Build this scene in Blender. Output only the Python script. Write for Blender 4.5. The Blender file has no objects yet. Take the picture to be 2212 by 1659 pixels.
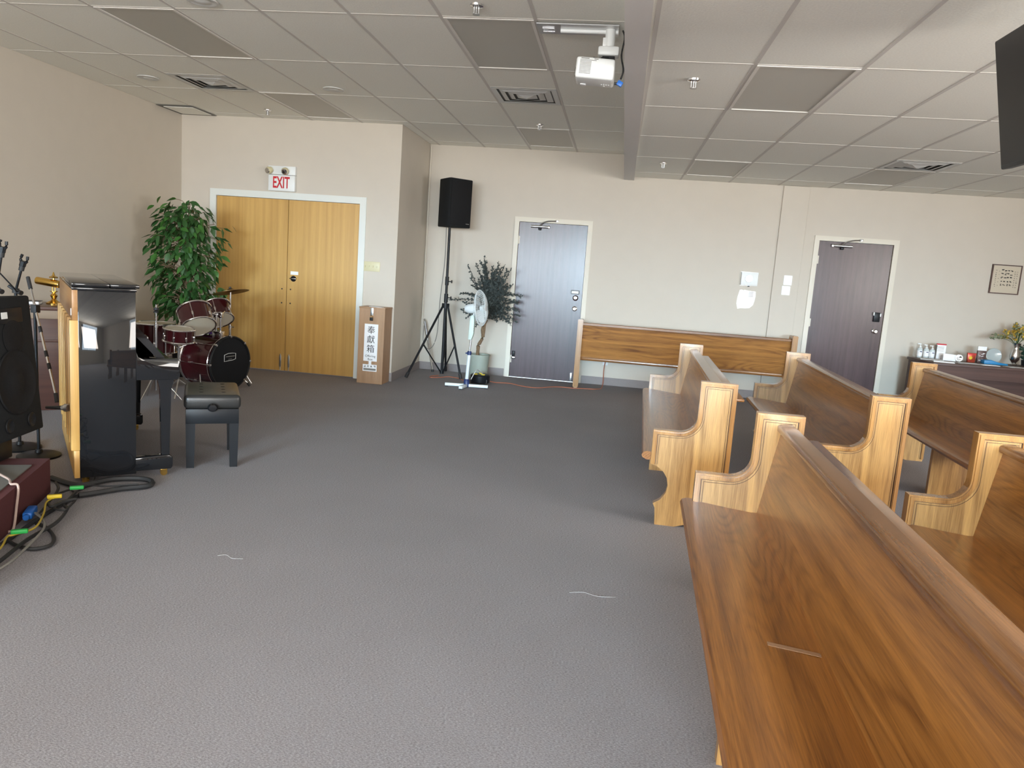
import bpy, bmesh, math, random
from mathutils import Vector, Matrix, Euler
random.seed(7)
S = bpy.context.scene
COL = S.collection

# ---------------------------------------------------------------- camera
CAM_P = Vector((0, 0, 1.4528))
FW = Vector((-0.12384923, 0.98104982, -0.14900544))
RT = Vector((0.98825006, 0.13549975, 0.07072221))
UP = Vector((-0.08957221, 0.13849574, 0.98630409))
FPX = 1639.44
cam_d = bpy.data.cameras.new('camera')
cam = bpy.data.objects.new('camera', cam_d)
COL.objects.link(cam)
cam_d.sensor_width = 36.0
cam_d.lens = FPX * 36.0 / 2212
cam_d.clip_start = 0.05
M3 = Matrix((RT, UP, -FW)).transposed()
cam.matrix_world = Matrix.Translation(CAM_P) @ M3.to_4x4()
S.camera = cam

# room measures
H, H2, D1, D2 = 3.0126, 2.735, 8.8775, 10.2161
HT = H + .11
XL, XR, YB, XS = -5.3515, 6.6, -6.4, -2.61

# ---------------------------------------------------------------- world, light, exposure
w = bpy.data.worlds.new('world'); S.world = w; w.use_nodes = True
bg = w.node_tree.nodes['Background']
bg.inputs[0].default_value = (0.75, 0.87, 1.0, 1); bg.inputs[1].default_value = 1.0
S.view_settings.view_transform = 'Standard'
S.view_settings.look = 'None'
S.view_settings.gamma = 1.0
S.view_settings.use_curve_mapping = False
S.view_settings.exposure = -0.36
# daylight through the three windows behind the photographer: blue skylight falls
# downwards, warm light bounced off the ground outside goes upwards
WINS = [(-5.0, -2.2), (-1.6, 1.2), (1.8, 4.6)]          # x ranges, wall behind the photographer
FILL_WINS = [(-0.2, 3.4)]          # y ranges, unseen right hand window added for fill light
WZ0, WZ1 = 0.9, 2.62
SKY, GROUND = (0.70, 0.86, 1.0), (1.0, 0.90, 0.80)
def window_light(name, col, power, width, loc, tilt, rz, spread=180):
    ld = bpy.data.lights.new(name, 'AREA'); ld.shape = 'RECTANGLE'
    ld.size = width; ld.size_y = WZ1 - WZ0 - 0.1; ld.energy = power; ld.color = col; ld.spread = math.radians(spread)
    lo = bpy.data.objects.new(name, ld); COL.objects.link(lo)
    lo.location = loc; lo.rotation_euler = (math.radians(90 + tilt), 0, rz)
WZM = (WZ0 + WZ1) / 2
for a, b in WINS:
    window_light('sky_or_fill_light', SKY, 195, b - a - .1, ((a + b) / 2, YB + .42, WZM), -16, 0)
    window_light('low_tint_light', (0.50, 0.78, 1.0), 45, b - a - .1, ((a + b) / 2, YB + .48, WZM), -8, 0, 25)  # added narrow blue beam that tints the lower far wall
    window_light('bounce_or_fill_light', GROUND, 380, b - a - .1, ((a + b) / 2, YB + .45, WZM), 33, 0)
for a, b in FILL_WINS:  # fill lights at the added right hand window
    window_light('sky_or_fill_light', SKY, 110, b - a - .1, (XR - .42, (a + b) / 2, WZM), -6, math.pi / 2)
    window_light('bounce_or_fill_light', GROUND, 400, b - a - .1, (XR - .45, (a + b) / 2, WZM), 26, math.pi / 2)

# ---------------------------------------------------------------- pixel helper (2212 x 1659 frame)
def ray(px, py): return FW + RT * ((px - 1106) / FPX) - UP * ((py - 829.5) / FPX)
def on(ax, v, px, py):
    d = ray(px, py); i = 'XYZ'.index(ax)
    return CAM_P + d * ((v - CAM_P[i]) / d[i])

# ---------------------------------------------------------------- materials
MAT = {}
def lin(c):
    return tuple(((x / 255) / 12.92 if x / 255 <= 0.04045 else ((x / 255 + 0.055) / 1.055) ** 2.4) for x in c)
def mat(name, rgb, rough=0.6, metal=0.0, coat=0.0, noise=0.0, nscale=30, bump=0.0, spec=0.5, emit=None):
    if name in MAT: return MAT[name]
    m = bpy.data.materials.new(name); m.use_nodes = True
    nt = m.node_tree; b = nt.nodes['Principled BSDF']
    b.inputs['Base Color'].default_value = (*rgb, 1)
    b.inputs['Roughness'].default_value = rough
    b.inputs['Metallic'].default_value = metal
    b.inputs['Coat Weight'].default_value = coat
    b.inputs['Specular IOR Level'].default_value = spec
    if emit:
        b.inputs['Emission Color'].default_value = (*emit[0], 1); b.inputs['Emission Strength'].default_value = emit[1]
    if noise or bump:
        tc = nt.nodes.new('ShaderNodeTexCoord'); nz = nt.nodes.new('ShaderNodeTexNoise')
        nz.inputs['Scale'].default_value = nscale; nz.inputs['Detail'].default_value = 4
        nt.links.new(tc.outputs['Object'], nz.inputs['Vector'])
        if noise:
            mx = nt.nodes.new('ShaderNodeMix'); mx.data_type = 'RGBA'
            mx.inputs[6].default_value = (*[c * (1 - noise) for c in rgb], 1)
            mx.inputs[7].default_value = (*[min(1, c * (1 + noise)) for c in rgb], 1)
            nt.links.new(nz.outputs['Fac'], mx.inputs[0]); nt.links.new(mx.outputs[2], b.inputs['Base Color'])
        if bump:
            bp = nt.nodes.new('ShaderNodeBump'); bp.inputs['Strength'].default_value = bump; bp.inputs['Distance'].default_value = 0.002
            nt.links.new(nz.outputs['Fac'], bp.inputs['Height']); nt.links.new(bp.outputs[0], b.inputs['Normal'])
    MAT[name] = m
    return m

def wood(name, dark, light, axis='Y', ring=5.0, rough=0.35, coat=0.25, fine=0.55, width=1.0):
    """plank wood: grain runs along `axis` of the object, with cathedral figure and pores"""
    if name in MAT: return MAT[name]
    m = bpy.data.materials.new(name); m.use_nodes = True
    nt = m.node_tree; N = nt.nodes; Lk = nt.links.new; b = N['Principled BSDF']
    tc = N.new('ShaderNodeTexCoord')
    def stretched(cross, along, detail, rgh=0.5, off=0.0):
        mp = N.new('ShaderNodeMapping')
        sc = [cross, cross, cross]; sc['XYZ'.index(axis)] = along
        mp.inputs['Scale'].default_value = sc; mp.inputs['Location'].default_value = (off, off * 1.7, off * .6)
        Lk(tc.outputs['Object'], mp.inputs['Vector'])
        nz = N.new('ShaderNodeTexNoise'); nz.inputs['Scale'].default_value = 1.0
        nz.inputs['Detail'].default_value = detail; nz.inputs['Roughness'].default_value = rgh
        Lk(mp.outputs[0], nz.inputs['Vector']); return nz
    big = stretched(3.4 * width, 0.42 * width, 2.0, 0.45, 3.1)
    mul = N.new('ShaderNodeMath'); mul.operation = 'MULTIPLY'; mul.inputs[1].default_value = ring * 6.283
    Lk(big.outputs['Fac'], mul.inputs[0])
    sn = N.new('ShaderNodeMath'); sn.operation = 'SINE'; Lk(mul.outputs[0], sn.inputs[0])
    rg = N.new('ShaderNodeMapRange'); rg.inputs[1].default_value = -1; rg.inputs[2].default_value = 1; rg.inputs[3].default_value = 1; rg.inputs[4].default_value = 0
    Lk(sn.outputs[0], rg.inputs[0])
    pw = N.new('ShaderNodeMath'); pw.operation = 'POWER'; pw.inputs[1].default_value = 2.2; Lk(rg.outputs[0], pw.inputs[0])
    pore = stretched(230, 6.0, 3, 0.7, 1.3)
    patch = stretched(5, 1.4, 2, 0.5, 5.5)
    tone = stretched(24, 0.35, 2, 0.5, 7.7)
    # the cathedral lines show only in patches
    pm = N.new('ShaderNodeMapRange'); pm.inputs[1].default_value = .42; pm.inputs[2].default_value = .62; pm.inputs[3].default_value = .25; pm.inputs[4].default_value = 1
    Lk(patch.outputs['Fac'], pm.inputs[0])
    ln = N.new('ShaderNodeMath'); ln.operation = 'MULTIPLY'; Lk(pw.outputs[0], ln.inputs[0]); Lk(pm.outputs[0], ln.inputs[1])
    m1 = N.new('ShaderNodeMix'); m1.data_type = 'FLOAT'; m1.inputs[0].default_value = fine
    Lk(tone.outputs['Fac'], m1.inputs[2]); Lk(pore.outputs['Fac'], m1.inputs[3])
    l2 = N.new('ShaderNodeMath'); l2.operation = 'MULTIPLY'; l2.inputs[1].default_value = 0.13; Lk(ln.outputs[0], l2.inputs[0])
    m2 = N.new('ShaderNodeMath'); m2.operation = 'SUBTRACT'; Lk(m1.outputs[0], m2.inputs[0]); Lk(l2.outputs[0], m2.inputs[1])
    cr = N.new('ShaderNodeValToRGB'); e = cr.color_ramp.elements
    e[0].position = 0.24; e[0].color = (*dark, 1); e[1].position = 0.66; e[1].color = (*light, 1)
    Lk(m2.outputs[0], cr.inputs[0]); Lk(cr.outputs[0], b.inputs['Base Color'])
    bp = N.new('ShaderNodeBump'); bp.inputs['Strength'].default_value = 0.12; bp.inputs['Distance'].default_value = 0.001
    Lk(m2.outputs[0], bp.inputs['Height']); Lk(bp.outputs[0], b.inputs['Normal'])
    b.inputs['Roughness'].default_value = rough
    b.inputs['Coat Weight'].default_value = coat; b.inputs['Coat Roughness'].default_value = 0.2
    MAT[name] = m
    return m

def carpet_mat():
    m = bpy.data.materials.new('carpet_loop'); m.use_nodes = True
    nt = m.node_tree; N = nt.nodes; Lk = nt.links.new; b = N['Principled BSDF']
    tc = N.new('ShaderNodeTexCoord')
    mp = N.new('ShaderNodeMapping'); mp.inputs['Scale'].default_value = (0.45, 1.0, 1.0); Lk(tc.outputs['Object'], mp.inputs['Vector'])
    n1 = N.new('ShaderNodeTexNoise'); n1.inputs['Scale'].default_value = 260; n1.inputs['Detail'].default_value = 3; n1.inputs['Roughness'].default_value = 0.75
    n2 = N.new('ShaderNodeTexNoise'); n2.inputs['Scale'].default_value = 1.1; n2.inputs['Detail'].default_value = 3
    Lk(mp.outputs[0], n1.inputs['Vector']); Lk(tc.outputs['Object'], n2.inputs['Vector'])
    cr = N.new('ShaderNodeValToRGB'); e = cr.color_ramp.elements
    e[0].position = 0.28; e[0].color = (0.155, 0.145, 0.150, 1)
    e[1].position = 0.72; e[1].color = (0.47, 0.45, 0.465, 1)
    k = cr.color_ramp.elements.new(0.5); k.color = (0.295, 0.277, 0.287, 1)
    Lk(n1.outputs['Fac'], cr.inputs[0])
    mx = N.new('ShaderNodeMix'); mx.data_type = 'RGBA'; mx.blend_type = 'MULTIPLY'; mx.inputs[0].default_value = 1
    c2 = N.new('ShaderNodeValToRGB'); c2.color_ramp.elements[0].color = (0.86, 0.85, 0.85, 1); c2.color_ramp.elements[1].color = (1.08, 1.08, 1.08, 1)
    Lk(n2.outputs['Fac'], c2.inputs[0]); Lk(cr.outputs[0], mx.inputs[6]); Lk(c2.outputs[0], mx.inputs[7])
    Lk(mx.outputs[2], b.inputs['Base Color'])
    bp = N.new('ShaderNodeBump'); bp.inputs['Strength'].default_value = 0.5; bp.inputs['Distance'].default_value = 0.004
    Lk(n1.outputs['Fac'], bp.inputs['Height']); Lk(bp.outputs[0], b.inputs['Normal'])
    b.inputs['Roughness'].default_value = 0.95; b.inputs['Specular IOR Level'].default_value = 0.15
    MAT['carpet'] = m; return m
carpet_mat()
mat('wall', (0.595, 0.54, 0.462), 0.75, noise=0.03, nscale=6, bump=0.12)
mat('tile', (0.87, 0.86, 0.79), 0.9, noise=0.10, nscale=90, bump=0.5)
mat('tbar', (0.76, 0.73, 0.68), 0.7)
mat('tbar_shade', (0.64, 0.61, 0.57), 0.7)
mat('bulkhead', (0.70, 0.68, 0.66), 0.7)
mat('baseboard', (0.27, 0.235, 0.23), 0.7, noise=0.08, nscale=60)
mat('frame_white', (0.72, 0.74, 0.70), 0.5)
mat('frame_cream', (0.70, 0.65, 0.55), 0.5)
mat('diffuser', (0.51, 0.49, 0.435), 0.45, noise=0.06, nscale=300)
mat('vent_white', (0.62, 0.62, 0.60), 0.45)
mat('vent_dark', (0.13, 0.13, 0.12), 0.6)
mat('chrome', (0.75, 0.75, 0.76), 0.14, 1.0)
mat('steel', (0.55, 0.55, 0.55), 0.35, 1.0)
mat('brass', (0.72, 0.46, 0.12), 0.2, 1.0)
mat('black_gloss', (0.010, 0.010, 0.011), 0.025, spec=0.5)
mat('black_satin', (0.011, 0.012, 0.014), 0.38, spec=0.22)
mat('black_matte', (0.012, 0.013, 0.014), 0.8, spec=0.2, noise=0.15, nscale=120, bump=0.3)
mat('black_rubber', (0.02, 0.02, 0.021), 0.6)
mat('grille_black', (0.010, 0.010, 0.011), 0.7, spec=0.2, noise=0.3, nscale=250, bump=0.6)
mat('leather', (0.022, 0.021, 0.02), 0.3, noise=0.1, nscale=150, bump=0.25)
mat('white_plastic', (0.78, 0.80, 0.79), 0.35)
mat('ivory', (0.62, 0.57, 0.36), 0.4)
mat('paper', (0.88, 0.89, 0.90), 0.6)
mat('sun_patch_white', (0.97, 0.97, 0.97), 0.35)  # near white colour standing in for sunlight on the back wall
mat('ink', (0.02, 0.02, 0.022), 0.7)
mat('red', (0.55, 0.01, 0.02), 0.5)
mat('drum_red', (0.040, 0.004, 0.006), 0.15, coat=0.3)
mat('drum_head', (0.62, 0.56, 0.44), 0.4)
mat('maroon_carpet', (0.085, 0.018, 0.020), 0.95, noise=0.25, nscale=180, bump=0.4)
mat('grey_mat', (0.13, 0.125, 0.11), 0.9, noise=0.15, nscale=160)
mat('blue', (0.01, 0.13, 0.50), 0.4)
mat('navy', (0.012, 0.03, 0.12), 0.4)
mat('green_tape', (0.02, 0.38, 0.07), 0.5)
mat('yellow', (0.75, 0.55, 0.03), 0.5)
mat('orange_cord', (0.42, 0.14, 0.08), 0.5)
mat('grey_cord', (0.22, 0.21, 0.19), 0.5)
mat('fan_green', (0.58, 0.68, 0.62), 0.4)
mat('fan_white', (0.74, 0.80, 0.82), 0.35)
mat('pot_green', (0.36, 0.40, 0.34), 0.6, noise=0.06, nscale=8)
mat('soil', (0.06, 0.05, 0.035), 0.95, noise=0.4, nscale=80, bump=0.8)
mat('bark', (0.20, 0.13, 0.075), 0.85, noise=0.35, nscale=40, bump=0.7)
mat('leaf', (0.030, 0.095, 0.022), 0.45, noise=0.45, nscale=5)
mat('leaf_light', (0.055, 0.165, 0.03), 0.42, noise=0.3, nscale=6)
mat('dry_leaf', (0.055, 0.068, 0.064), 0.8, noise=0.4, nscale=25)
mat('silver', (0.62, 0.62, 0.62), 0.18, 1.0)
mat('tv_screen', (0.012, 0.011, 0.012), 0.28)
mat('glass_clear', (0.8, 0.85, 0.85), 0.1)
mat('purple', (0.10, 0.03, 0.30), 0.5)
OAK_L = (0.60, 0.34, 0.115); OAK_D = (0.16, 0.068, 0.018)
wood('oak_end', OAK_D, OAK_L, 'Z', 9, 0.30, 0.3, 0.5)
wood('oak_trim', (0.20, 0.085, 0.022), (0.50, 0.255, 0.08), 'Z', 4, 0.22, 0.5, 0.5)
wood('oak_seat', (0.11, 0.035, 0.007), (0.44, 0.175, 0.034), 'Y', 26, 0.28, 0.3, 0.5)
wood('oak_back', (0.14, 0.050, 0.010), (0.48, 0.215, 0.048), 'Y', 26, 0.30, 0.3, 0.5)
wood('oak_rail', (0.10, 0.037, 0.009), (0.32, 0.135, 0.035), 'Y', 5, 0.22, 0.5, 0.5)
mat('groove', (0.055, 0.020, 0.006), 0.6)
wood('maple_door', (0.47, 0.265, 0.07), (0.64, 0.385, 0.118), 'Z', 3, 0.38, 0.15, 0.35)
wood('dark_door', (0.030, 0.012, 0.015), (0.078, 0.036, 0.040), 'Z', 5, 0.27, 0.08, 0.5)
wood('oak_box', (0.30, 0.17, 0.09), (0.47, 0.29, 0.165), 'Z', 4, 0.5, 0.05, 0.6)
wood('spruce', (0.42, 0.22, 0.055), (0.62, 0.36, 0.11), 'Z', 2, 0.45, 0.1, 0.5)
wood('piano_board', (0.24, 0.105, 0.03), (0.38, 0.19, 0.065), 'Y', 2, 0.4, 0.2, 0.4)
wood('walnut', (0.055, 0.026, 0.022), (0.115, 0.058, 0.045), 'X', 3, 0.5, 0.0, 0.4)
wood('mahogany', (0.045, 0.016, 0.012), (0.085, 0.035, 0.024), 'X', 3, 0.35, 0.3, 0.4)

# ---------------------------------------------------------------- mesh helpers
class MB:
    def __init__(s): s.bm = bmesh.new()
    def _add(s, t, M=None):
        if M is not None: bmesh.ops.transform(t, matrix=M, verts=t.verts)
        me = bpy.data.meshes.new('tmp'); t.to_mesh(me); t.free(); s.bm.from_mesh(me); bpy.data.meshes.remove(me); return s
    def box(s, x0, x1, y0, y1, z0, z1, bev=0, seg=2, M=None):
        t = bmesh.new(); bmesh.ops.create_cube(t, size=1)
        for v in t.verts: v.co = Vector(((x0 + x1) / 2 + v.co.x * (x1 - x0), (y0 + y1) / 2 + v.co.y * (y1 - y0), (z0 + z1) / 2 + v.co.z * (z1 - z0)))
        if bev: bmesh.ops.bevel(t, geom=t.edges[:], offset=bev, segments=seg, profile=0.5, affect='EDGES')
        return s._add(t, M)
    def prism(s, pts, a, b, axis='Y', M=None, bev=0):
        """polygon pts in the plane normal to axis, extruded from a to b. Y: (x,z)  X: (y,z)  Z: (x,y)"""
        t = bmesh.new()
        f = {'Y': lambda p, h: (p[0], h, p[1]), 'X': lambda p, h: (h, p[0], p[1]), 'Z': lambda p, h: (p[0], p[1], h)}[axis]
        A = [t.verts.new(f(p, a)) for p in pts]; B = [t.verts.new(f(p, b)) for p in pts]
        n = len(pts); t.faces.new(A); t.faces.new(B[::-1])
        for i in range(n): t.faces.new((A[i], B[i], B[(i + 1) % n], A[(i + 1) % n]))
        bmesh.ops.recalc_face_normals(t, faces=t.faces[:])
        if bev:
            es = [e for e in t.edges if abs(e.calc_face_angle(0)) > 0.5]
            bmesh.ops.bevel(t, geom=es, offset=bev, segments=2, profile=0.5, affect='EDGES')
        return s._add(t, M)
    def lathe(s, prof, n=24, M=None):
        """prof: list of (r, z) about the Z axis"""
        t = bmesh.new(); rings = []
        for r, z in prof:
            if r < 1e-5: rings.append([t.verts.new((0, 0, z))])
            else: rings.append([t.verts.new((r * math.cos(2 * math.pi * i / n), r * math.sin(2 * math.pi * i / n), z)) for i in range(n)])
        for a, b in zip(rings, rings[1:]):
            for i in range(n):
                j = (i + 1) % n
                if len(a) == 1 and len(b) > 1: t.faces.new((a[0], b[i], b[j]))
                elif len(b) == 1 and len(a) > 1: t.faces.new((a[i], a[j], b[0]))
                elif len(a) > 1: t.faces.new((a[i], a[j], b[j], b[i]))
        for rg_, rev in ((rings[0], True), (rings[-1], False)):
            if len(rg_) > 2: t.faces.new(rg_[::-1] if rev else rg_)
        bmesh.ops.recalc_face_normals(t, faces=t.faces[:])
        return s._add(t, M)
    def cyl(s, p, q, r, r2=None, n=14):
        p = Vector(p); q = Vector(q); d = q - p; L = d.length
        M = Matrix.Translation(p) @ d.to_track_quat('Z', 'Y').to_matrix().to_4x4()
        return s.lathe([(r, 0), (r if r2 is None else r2, L)], n, M)
    def ring(s, c, R, r, nrm=(0, 0, 1), n=28, k=8):
        t = bmesh.new(); V = []
        for i in range(n):
            a = 2 * math.pi * i / n
            V.append([t.verts.new(((R + r * math.cos(2 * math.pi * j / k)) * math.cos(a), (R + r * math.cos(2 * math.pi * j / k)) * math.sin(a), r * math.sin(2 * math.pi * j / k))) for j in range(k)])
        for i in range(n):
            for j in range(k): t.faces.new((V[i][j], V[(i + 1) % n][j], V[(i + 1) % n][(j + 1) % k], V[i][(j + 1) % k]))
        M = Matrix.Translation(Vector(c)) @ Vector(nrm).to_track_quat('Z', 'Y').to_matrix().to_4x4()
        return s._add(t, M)
    def tube(s, pts, r, k=8, smooth=6):
        """swept tube through points (Catmull-Rom)"""
        P = [Vector(p) for p in pts]
        if smooth and len(P) > 2:
            Q = [P[0]] + P + [P[-1]]; out = []
            for i in range(1, len(Q) - 2):
                for j in range(smooth):
                    u = j / smooth; a, b, c, d = Q[i - 1:i + 3]
                    out.append(0.5 * ((2 * b) + (c - a) * u + (2 * a - 5 * b + 4 * c - d) * u * u + (3 * b - a - 3 * c + d) * u ** 3))
            out.append(P[-1]); P = out
        t = bmesh.new(); rings = []; up = Vector((0, 0, 1))
        for i, p in enumerate(P):
            d = (P[min(i + 1, len(P) - 1)] - P[max(i - 1, 0)])
            d = d.normalized() if d.length > 1e-9 else Vector((1, 0, 0))
            u = up if abs(d.dot(up)) < 0.95 else Vector((1, 0, 0))
            x = d.cross(u).normalized(); y = x.cross(d)
            rr = r[i * (len(r) - 1) // max(1, len(P) - 1)] if isinstance(r, (list, tuple)) else r
            rings.append([t.verts.new(p + (x * math.cos(2 * math.pi * j / k) + y * math.sin(2 * math.pi * j / k)) * rr) for j in range(k)])
        for a, b in zip(rings, rings[1:]):
            for j in range(k): t.faces.new((a[j], a[(j + 1) % k], b[(j + 1) % k], b[j]))
        t.faces.new(rings[0][::-1]); t.faces.new(rings[-1])
        bmesh.ops.recalc_face_normals(t, faces=t.faces[:])
        return s._add(t)
    def quad(s, a, b, c, d):
        s.bm.faces.new([s.bm.verts.new(p) for p in (a, b, c, d)]); return s
    def build(s, name, material, parent=None, loc=(0, 0, 0), rot=(0, 0, 0), smooth=True):
        me = bpy.data.meshes.new(name); s.bm.to_mesh(me); s.bm.free()
        me.materials.append(MAT[material] if isinstance(material, str) else material)
        if smooth:
            for p in me.polygons: p.use_smooth = True
            me.set_sharp_from_angle(angle=math.radians(38))
        o = bpy.data.objects.new(name, me); COL.objects.link(o)
        o.parent = parent; o.location = loc; o.rotation_euler = rot
        return o

def rotbox(c, sx, sy, sz, R, bev=0):
    """returns kwargs-less matrix for a centred box"""
    return Matrix.Translation(Vector(c)) @ R.to_4x4()
def tag(o, label=None, cat=None, group=None, kind=None):
    if label: o['label'] = label
    if cat: o['category'] = cat
    if group: o['group'] = group
    if kind: o['kind'] = kind
    return o
def empty(name, loc=(0, 0, 0), rz=0.0, label=None, cat=None, group=None, kind=None):
    o = bpy.data.objects.new(name, None); COL.objects.link(o); o.empty_display_size = 0.1
    o.location = loc; o.rotation_euler = (0, 0, rz)
    return tag(o, label, cat, group, kind)
def inst(src, name, parent, loc=(0, 0, 0), rot=(0, 0, 0), scale=(1, 1, 1)):
    o = src.copy(); o.name = name; COL.objects.link(o); o.parent = parent
    o.location = loc; o.rotation_euler = rot; o.scale = scale; return o
def text(name, body, size, material, parent, loc, rot=(math.pi / 2, 0, 0), sx=1.0, ext=0.0006, align='CENTER', bold=0.0):
    cu = bpy.data.curves.new(name, 'FONT'); cu.body = body; cu.size = size; cu.extrude = ext; cu.offset = bold
    cu.align_x = align; cu.align_y = 'CENTER'; cu.resolution_u = 3
    to = bpy.data.objects.new(name, cu); COL.objects.link(to)
    dg = bpy.context.evaluated_depsgraph_get(); dg.update()
    me = bpy.data.meshes.new_from_object(to.evaluated_get(dg))
    bpy.data.objects.remove(to); bpy.data.curves.remove(cu)
    me.materials.clear(); me.materials.append(MAT[material])
    o = bpy.data.objects.new(name, me); COL.objects.link(o); o.parent = parent
    o.location = loc; o.rotation_euler = rot; o.scale = (sx, 1, 1)
    return o

# ================================================================ THE ROOM
o = MB().box(XL - .15, XR + .15, YB - .15, D2 + .15, -0.1, 0).build('floor', 'carpet'); tag(o, 'grey brown loop pile carpet over the whole room', kind='structure')

def wall_x(name, y, x0, x1, ztop, holes, thick, label):
    """wall facing -Y at plane y (body behind it), with rectangular holes (x0,x1,z0,z1)"""
    m = MB(); hs = sorted(holes); x = x0
    for a, b, c, d in hs:
        if a > x: m.box(x, a, y, y + thick, 0, ztop)
        if c > 0: m.box(a, b, y, y + thick, 0, c)
        if d < ztop: m.box(a, b, y, y + thick, d, ztop)
        x = b
    if x < x1: m.box(x, x1, y, y + thick, 0, ztop)
    return tag(m.build(name, 'wall', smooth=False), label, kind='structure')

DH = 2.09
dd0, dd1 = -4.8927, -3.0808
d1a, d1b = -1.3442, -0.431
d2a, d2b = 2.4957, 3.3945
wall_x('wall_alcove', D1, XL - .15, XS, HT, [(dd0 - .03, dd1 + .03, 0, DH + .03)], 0.14, 'pale cream wall holding the wooden double doors')
wall_x('wall_back', D2, XS - .14, XR + .15, HT, [(d1a - .03, d1b + .03, 0, DH + .03), (d2a - .03, d2b + .03, 0, DH + .03)], 0.14, 'long cream back wall with two dark doors')
tag(MB().box(XS - .14, XS, D1 + .14, D2, 0, HT).build('wall_return', 'wall', smooth=False), 'short shaded return wall beside the double door wall', kind='structure')
tag(MB().box(XL - .15, XL, YB, D1, 0, HT).build('wall_left', 'wall', smooth=False), 'plain cream wall behind the piano and drums', kind='structure')
m = MB(); yy_ = YB
for a, b in FILL_WINS:
    m.box(XR, XR + .15, yy_, a, 0, HT); m.box(XR, XR + .15, a, b, 0, WZ0); m.box(XR, XR + .15, a, b, WZ1, HT); yy_ = b
m.box(XR, XR + .15, yy_, D2, 0, HT)
tag(m.build('wall_right', 'wall', smooth=False), 'cream wall with an added fill window beyond the pews', kind='structure')
wall_x('wall_front', YB - .15, XL - .15, XR + .15, HT, [(a, b, WZ0, WZ1) for a, b in WINS], 0.15, 'cream wall with three daylight windows')
for i, (a, b) in enumerate(WINS + FILL_WINS):
    if i < len(WINS): wn = empty('window_%d' % (i + 1), ((a + b) / 2, YB - .15, WZ0), kind='structure', label='white framed window letting daylight in')
    else: wn = empty('window_%d' % (i + 1), (XR + .15, (a + b) / 2, WZ0), math.pi / 2, kind='structure', label='white framed unseen window added beyond the pews for fill light')
    wd, ht = b - a, WZ1 - WZ0
    m = MB().box(-wd / 2, wd / 2, 0, .06, 0, .05).box(-wd / 2, wd / 2, 0, .06, ht - .05, ht)
    for x in (-wd / 2, -.025, wd / 2 - .05): m.box(x, x + .05, 0, .06, .05, ht - .05)
    m.build('window_frame', 'frame_white', wn)
    g = bpy.data.materials.get('window_glass')
    if g is None:
        g = bpy.data.materials.new('window_glass'); g.use_nodes = True
        p = g.node_tree.nodes['Principled BSDF']; p.inputs['Transmission Weight'].default_value = 1; p.inputs['Roughness'].default_value = 0; p.inputs['IOR'].default_value = 1.01
    MB().box(-wd / 2 + .05, wd / 2 - .05, .025, .03, .05, ht - .05).build('pane', g, wn)

# baseboards
def bboard(name, x0, x1, y0, y1, h=.105):
    tag(MB().box(x0, x1, y0, y1, 0, h, .003, 1).build(name, 'baseboard', smooth=False), 'low grey brown vinyl baseboard strip', kind='structure')
bt = .008
bboard('baseboard_alcove', dd1 + .09, XS, D1 - bt, D1); bboard('baseboard_alcove_left', XL + bt, dd0 - .09, D1 - bt, D1)
bboard('baseboard_return', XS, XS + bt, D1, D2 - bt)
bboard('baseboard_back_left', XS, d1a - .075, D2 - bt, D2); bboard('baseboard_back_middle', d1b + .075, 1.98, D2 - bt, D2)
bboard('baseboard_back_right', d2b + .075, XR, D2 - bt, D2); bboard('baseboard_left', XL, XL + bt, YB, D1)
# boxed column on the back wall
tag(MB().box(1.983, 2.304, D2 - .03, D2, 0, H2, .002, 1).build('trim_1', 'wall', smooth=False), 'shallow boxed column strip between the dark door and the bare wall', kind='structure')
# bulkhead between the two ceiling heights
bx_ = lambda y: .0087 * (y - 3.8)
tag(MB().prism([(-.077 + bx_(YB), YB), (.054 + bx_(YB), YB), (.054 + bx_(D2), D2), (-.077 + bx_(D2), D2)], H2 - .035, H, 'Z').build('trim_2', 'bulkhead', smooth=False), 'plain painted bulkhead where the ceiling steps down', kind='structure')

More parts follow.
